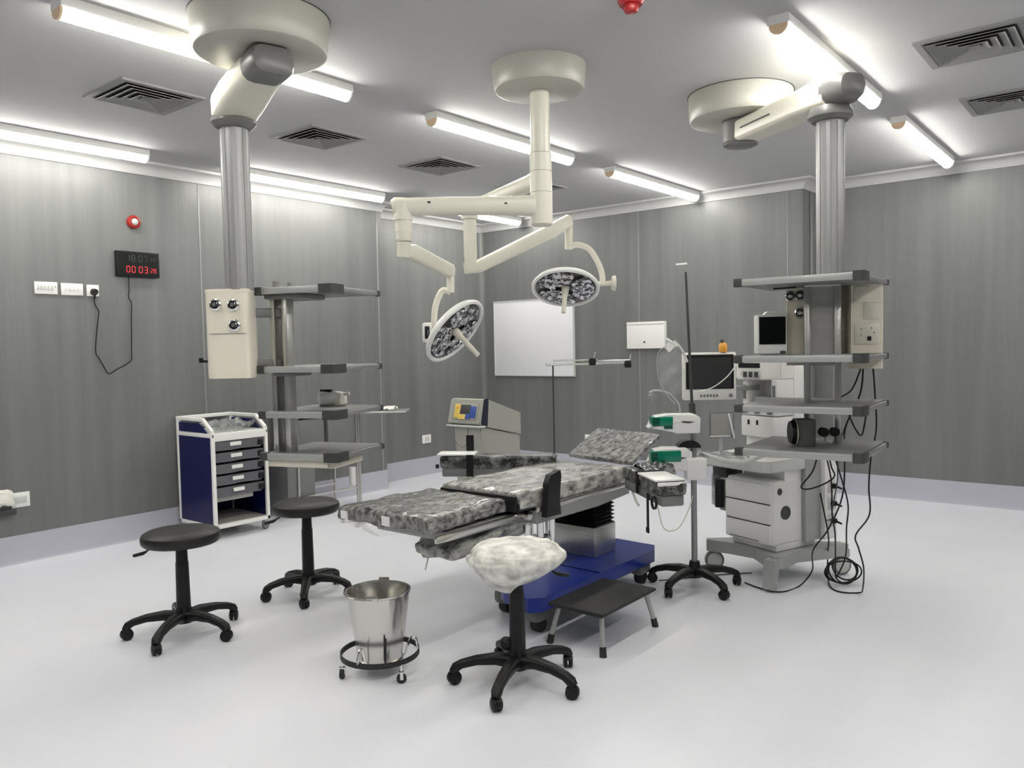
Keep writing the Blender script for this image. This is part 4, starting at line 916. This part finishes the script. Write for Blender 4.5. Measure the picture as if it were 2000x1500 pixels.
# ------------------------------------------------------------------ things on the walls
X = XL + .0005
def plate(y0, y1, z0, z1, name, label, cat, group=None, x=XL, t=.011):
    m = T(x, (y0 + y1) / 2, (z0 + z1) / 2); r = root(name, label, cat, m, group)
    g = G(m); g.box((t / 2, 0, 0), (t, y1 - y0, z1 - z0), bev=.003); g.build('face_plate', 'paint_white', r); return r, m
r, m = plate(2.372, 2.529, 1.95, 2.04, 'switch_plate', 'leftmost white switch plate on the left wall, left of the clock', 'switch', 'wall switches')
for k in range(5):
    g = G(m); g.box((.013, -.055 + k * .0235, .004), (.006, .014, .034), bev=.002); g.build('rocker', 'offwhite', r)
g = G(m); g.box((.014, .062, .01), (.004, .006, .006)); g.build('indicator', 'black', r)
r, m = plate(2.554, 2.711, 1.947, 2.037, 'switch_plate', 'middle white switch plate on the left wall beside the socket with the plug', 'switch', 'wall switches')
for k in range(4):
    g = G(m); g.box((.013, -.045 + k * .03, .006), (.006, .018, .03), bev=.002); g.build('rocker', 'white', r)
r, m = plate(2.738, 2.829, 1.945, 2.033, 'wall_socket', 'small white wall socket holding the black plug of the clock cable', 'socket')
g = G(m); g.box((.013, 0, .02), (.004, .03, .012)); g.build('rocker', 'white', r)
r, m = plate(2.15, 2.272, .405, .512, 'wall_socket', 'white double socket low on the left wall at the picture edge', 'socket')
g = G(m); g.box((.013, 0, .0), (.004, .08, .05), bev=.001); g.build('socket_insert', 'offwhite', r)
g = G(T(XL + .012, 2.1, .44)); g.pad((.03, -.03, .05), (.06, .16, .11), r=.02, n=7, amp=.02, fr=18, seed=6); o = g.build('plug_adapter', 'paper', None); tag(o, 'bundled white plug adapters in the low socket at the left edge', 'plug')
g = G(); g.box((XL + .03, 2.1, .385), (.05, .14, .04), bev=.01); o = g.build('black_adapter', 'dgray', None); tag(o, 'dark adapter under the white plugs at the left picture edge', 'adapter')
r, m = plate(6.587, 6.729, .37, .468, 'wall_socket', 'white socket low on the left recess wall, left of the diathermy machine', 'socket', x=XL2)
g = G(m); g.box((.012, 0, .0), (.004, .06, .05), bev=.001); g.build('socket_insert', 'offwhite', r)
r = root('wall_socket', 'white socket low on the back wall just behind the raised head pad', 'socket', T(-5.087, YB, .41))
g = G(); g.box((-5.087, YB - .006, .41), (.125, .012, .085), bev=.003); g.build('face_plate', 'paint_white', r)
# clock
m = T(XL, 3.132, 2.21); r = root('digital_clock', 'black digital wall clock with red digits on the left wall', 'clock', m)
g = G(m); g.box((.02, 0, 0), (.04, .344, .2), bev=.004); g.build('housing', 'black', r)
g = G(m); g.box((.0405, 0, 0), (.003, .315, .172)); g.build('display_window', 'screen', r)
SEG = {'0': 'abcdef', '1': 'bc', '2': 'abged', '3': 'abgcd', '4': 'fgbc', '5': 'afgcd', '6': 'afgedc', '7': 'abc', '8': 'abcdefg', '9': 'abcdfg'}
def digits(txt, ys, zc, h, mt, nm):
    w_ = h * .52; th_ = h * .11
    for ch, y in zip(txt, ys):
        g = G(m)
        P_ = {'a': ((0, h / 2), 0), 'g': ((0, 0), 0), 'd': ((0, -h / 2), 0), 'b': ((w_ / 2, h / 4), 1), 'c': ((w_ / 2, -h / 4), 1), 'f': ((-w_ / 2, h / 4), 1), 'e': ((-w_ / 2, -h / 4), 1)}
        for s_ in SEG[ch]:
            (a, b_), v = P_[s_]; g.box((.0435, y + a, zc + b_), (.003, th_ if v else w_ * .84, h * .42 if v else th_))
        g.build(nm, mt, r)
digits('0003', (-.085, -.043, .015, .057), -.042, .048, 'redled', 'lit_digit'); digits('28', (.105, .132), -.046, .032, 'redled', 'lit_digit')
digits('1807', (-.085, -.043, .015, .057), .045, .048, 'dimled', 'dark_digit'); digits('22', (.105, .132), .045, .03, 'dimled', 'dark_digit')
r = root('plug', 'black plug in the small wall socket left of the clock', 'plug', T(XL + .011, 2.787, 1.978))
g = G(T(XL + .011, 2.787, 1.978)); g.cyl((.0, 0, 0), (.035, 0, 0), .026, .022, seg=24); g.cyl((.018, 0, -.01), (.018, -.0, -.05), .009, .006, seg=12); g.build('plug_body', 'black', r)
g = G(); cx = XL + .02
g.tube([V(cx, y, z) for y, z in ((3.061, 2.112), (3.058, 2.05), (3.056, 1.99), (3.05, 1.945), (3.072, 1.90), (3.066, 1.8), (3.062, 1.664), (3.055, 1.50), (3.053, 1.448), (3.0, 1.41), (2.93, 1.375), (2.872, 1.344), (2.84, 1.39), (2.80, 1.47), (2.778, 1.514), (2.79, 1.65), (2.812, 1.80), (2.815, 1.83), (2.79, 1.88), (2.785, 1.935))], .0042, 8, smooth=3)
o = g.build('clock_cable', 'black'); tag(o, 'thin black cable hanging in a loop between wall socket and clock', 'cable')
r = root('alarm_beacon', 'round red beacon with pale centre on the left wall above the clock', 'alarm', T(XL, 3.12, 2.548))
g = G(T(XL, 3.12, 2.548)); ry = Matrix.Rotation(PI / 2, 4, 'Y'); g.lathe([(0, 0), (.052, 0), (.054, .02), (.046, .036), (.034, .04), (.03, .032), (0, .032)], (0, 0, 0), ry, seg=36); g.build('base_ring', 'redlens', r)
g = G(T(XL, 3.12, 2.548)); g.ball((.034, 0, 0), (.016, .027, .027)); g.build('lens', 'offwhite', r)
# whiteboard
m = T(-5.876, YB, 1.59); r = root('whiteboard', 'blank white board hanging on the back wall behind the surgical light', 'whiteboard', m)
g = G(m); g.box((0, -.012, 0), (1.20, .024, .915), bev=.002); g.build('board', 'board', r)
g = G(m)
for c, d_ in (((0, -.016, .459), (1.21, .03, .01)), ((0, -.016, -.459), (1.21, .03, .012)), ((-.602, -.016, 0), (.01, .03, .92)), ((.602, -.016, 0), (.01, .03, .92))): g.box(c, d_)
g.build('edge_trim', 'offwhite', r)
m = T(-4.31, YB, 1.585); r = root('wall_cabinet', 'flat cream wall box with small lock on the back wall right of the whiteboard', 'wall box', m)
g = G(m); g.box((0, -.03, 0), (.463, .06, .29), bev=.004); g.build('door_panel', 'paint_white', r)
g = G(m); g.box((0, -.062, .12), (.45, .005, .012), bev=.002); g.build('top_lip', 'offwhite', r)
g = G(m); g.cyl((-.01, -.06, -.075), (-.01, -.066, -.075), .011, seg=14); g.build('lock', 'dgray', r)

# ------------------------------------------------------------------ power cables under the right pendant
def cable(pts, label, rad=.0045, mt='black'):
    g = G(); g.tube([V(*p_) for p_ in pts], rad, 8, smooth=6); o = g.build('power_cable', mt); tag(o, label, 'cable', 'black cables below the right pendant'); return o
cable([(-1.2, 4.64, 1.345), (-1.195, 4.66, 1.2), (-1.20, 4.71, 1.0), (-1.232, 4.724, .828), (-1.241, 4.717, .668), (-1.238, 4.719, .508), (-1.29, 4.64, .40), (-1.271, 4.628, .33), (-1.25, 4.65, .217), (-1.29, 4.78, .06), (-1.331, 4.86, .008), (-1.42, 4.82, .006), (-1.50, 4.88, .006), (-1.56, 5.02, .03), (-1.58, 5.08, .15), (-1.545, 4.98, .3), (-1.6, 5.0, .55)], 'outermost black cable hanging down the right side to the floor')
cable([(-1.953, 4.676, .006), (-1.83, 4.62, .006), (-1.709, 4.622, .006), (-1.66, 4.80, .006), (-1.60, 4.85, .1), (-1.52, 4.62, .282), (-1.44, 4.64, .413), (-1.373, 4.675, .603), (-1.361, 4.684, .823), (-1.34, 4.62, 1.0), (-1.25, 4.58, 1.2), (-1.24, 4.6, 1.35)], 'black cable running over the floor in front of the machine caster, then up')
cable([(-1.474, 4.593, .90), (-1.50, 4.57, .76), (-1.554, 4.528, .667), (-1.52, 4.556, .651), (-1.45, 4.61, .68), (-1.407, 4.647, .722), (-1.42, 4.63, .78), (-1.441, 4.62, .90)], 'black cable making a wide loop just below the lowest right shelf')
cable([(-1.46, 4.62, .90), (-1.43, 4.66, .7), (-1.43, 4.68, .5), (-1.42, 4.70, .38), (-1.46, 4.84, .2), (-1.49, 4.95, .05), (-1.46, 5.0, .008)], 'black cable dropping from the shelf beside the machine sockets')
cable([(-1.43, 4.65, .90), (-1.39, 4.70, .72), (-1.36, 4.74, .55), (-1.38, 4.78, .4), (-1.42, 4.9, .2), (-1.5, 5.0, .04)], 'black cable slanting from the shelf towards the coiled cables')
cable([(-1.6, 5.1, .36), (-1.50, 4.9, .42), (-1.46, 4.78, .5), (-1.40, 4.68, .7), (-1.38, 4.64, .9), (-1.30, 4.6, 1.1)], 'thin dark cable running from a machine socket up past the shelves', .0035, 'dgray')
cable([(-1.25, 4.6, 1.345), (-1.30, 4.6, 1.22), (-1.37, 4.58, 1.17)], 'short black cable hanging between the second and third right shelves')
cable([(-1.33, 4.62, 1.1), (-1.30, 4.66, 1.0), (-1.27, 4.68, .96), (-1.25, 4.68, 1.05), (-1.235, 4.67, 1.15)], 'black cable looping between the two lowest right shelves')
g = G()
cc = V(-1.47, 5.0, .085)
for k, (ra, rb, tx) in enumerate(((.10, .075, 10), (.092, .08, 28), (.11, .07, -12), (.08, .07, 50))):
    R_ = Matrix.Rotation(math.radians(39 + tx * .3), 4, 'Z') @ Matrix.Rotation(math.radians(90 - tx * .7), 4, 'X')
    g.tube([cc + R_ @ V(ra * math.cos(t), rb * math.sin(t), .01 * k) for t in [2 * PI * q / 30 + k for q in range(31)]], .005, 6)
o = g.build('coiled_cable', 'black'); tag(o, 'black cable coiled in loops beside the rear caster of the anaesthesia machine', 'cable')
g = G(); g.tube([V(-2.4, 4.4, .01), V(-2.3, 4.55, .006), V(-2.15, 4.75, .006), V(-2.0, 4.9, .006)], .004, 8, smooth=5)
o = g.build('floor_cable', 'dgray'); tag(o, 'thin cable on the floor between the blue base and the pole', 'cable')

m = T(-3.9, YB, 2.325); g = G(m); g.box((0, -.0015, 0), (.13, .002, .018)); o = g.build('scuff_mark', 'offwhite'); tag(o, 'short streak of pale tape on the back wall above the tall thin rod', 'scuff')  # thin pale strip standing in for a white scuff on the wall
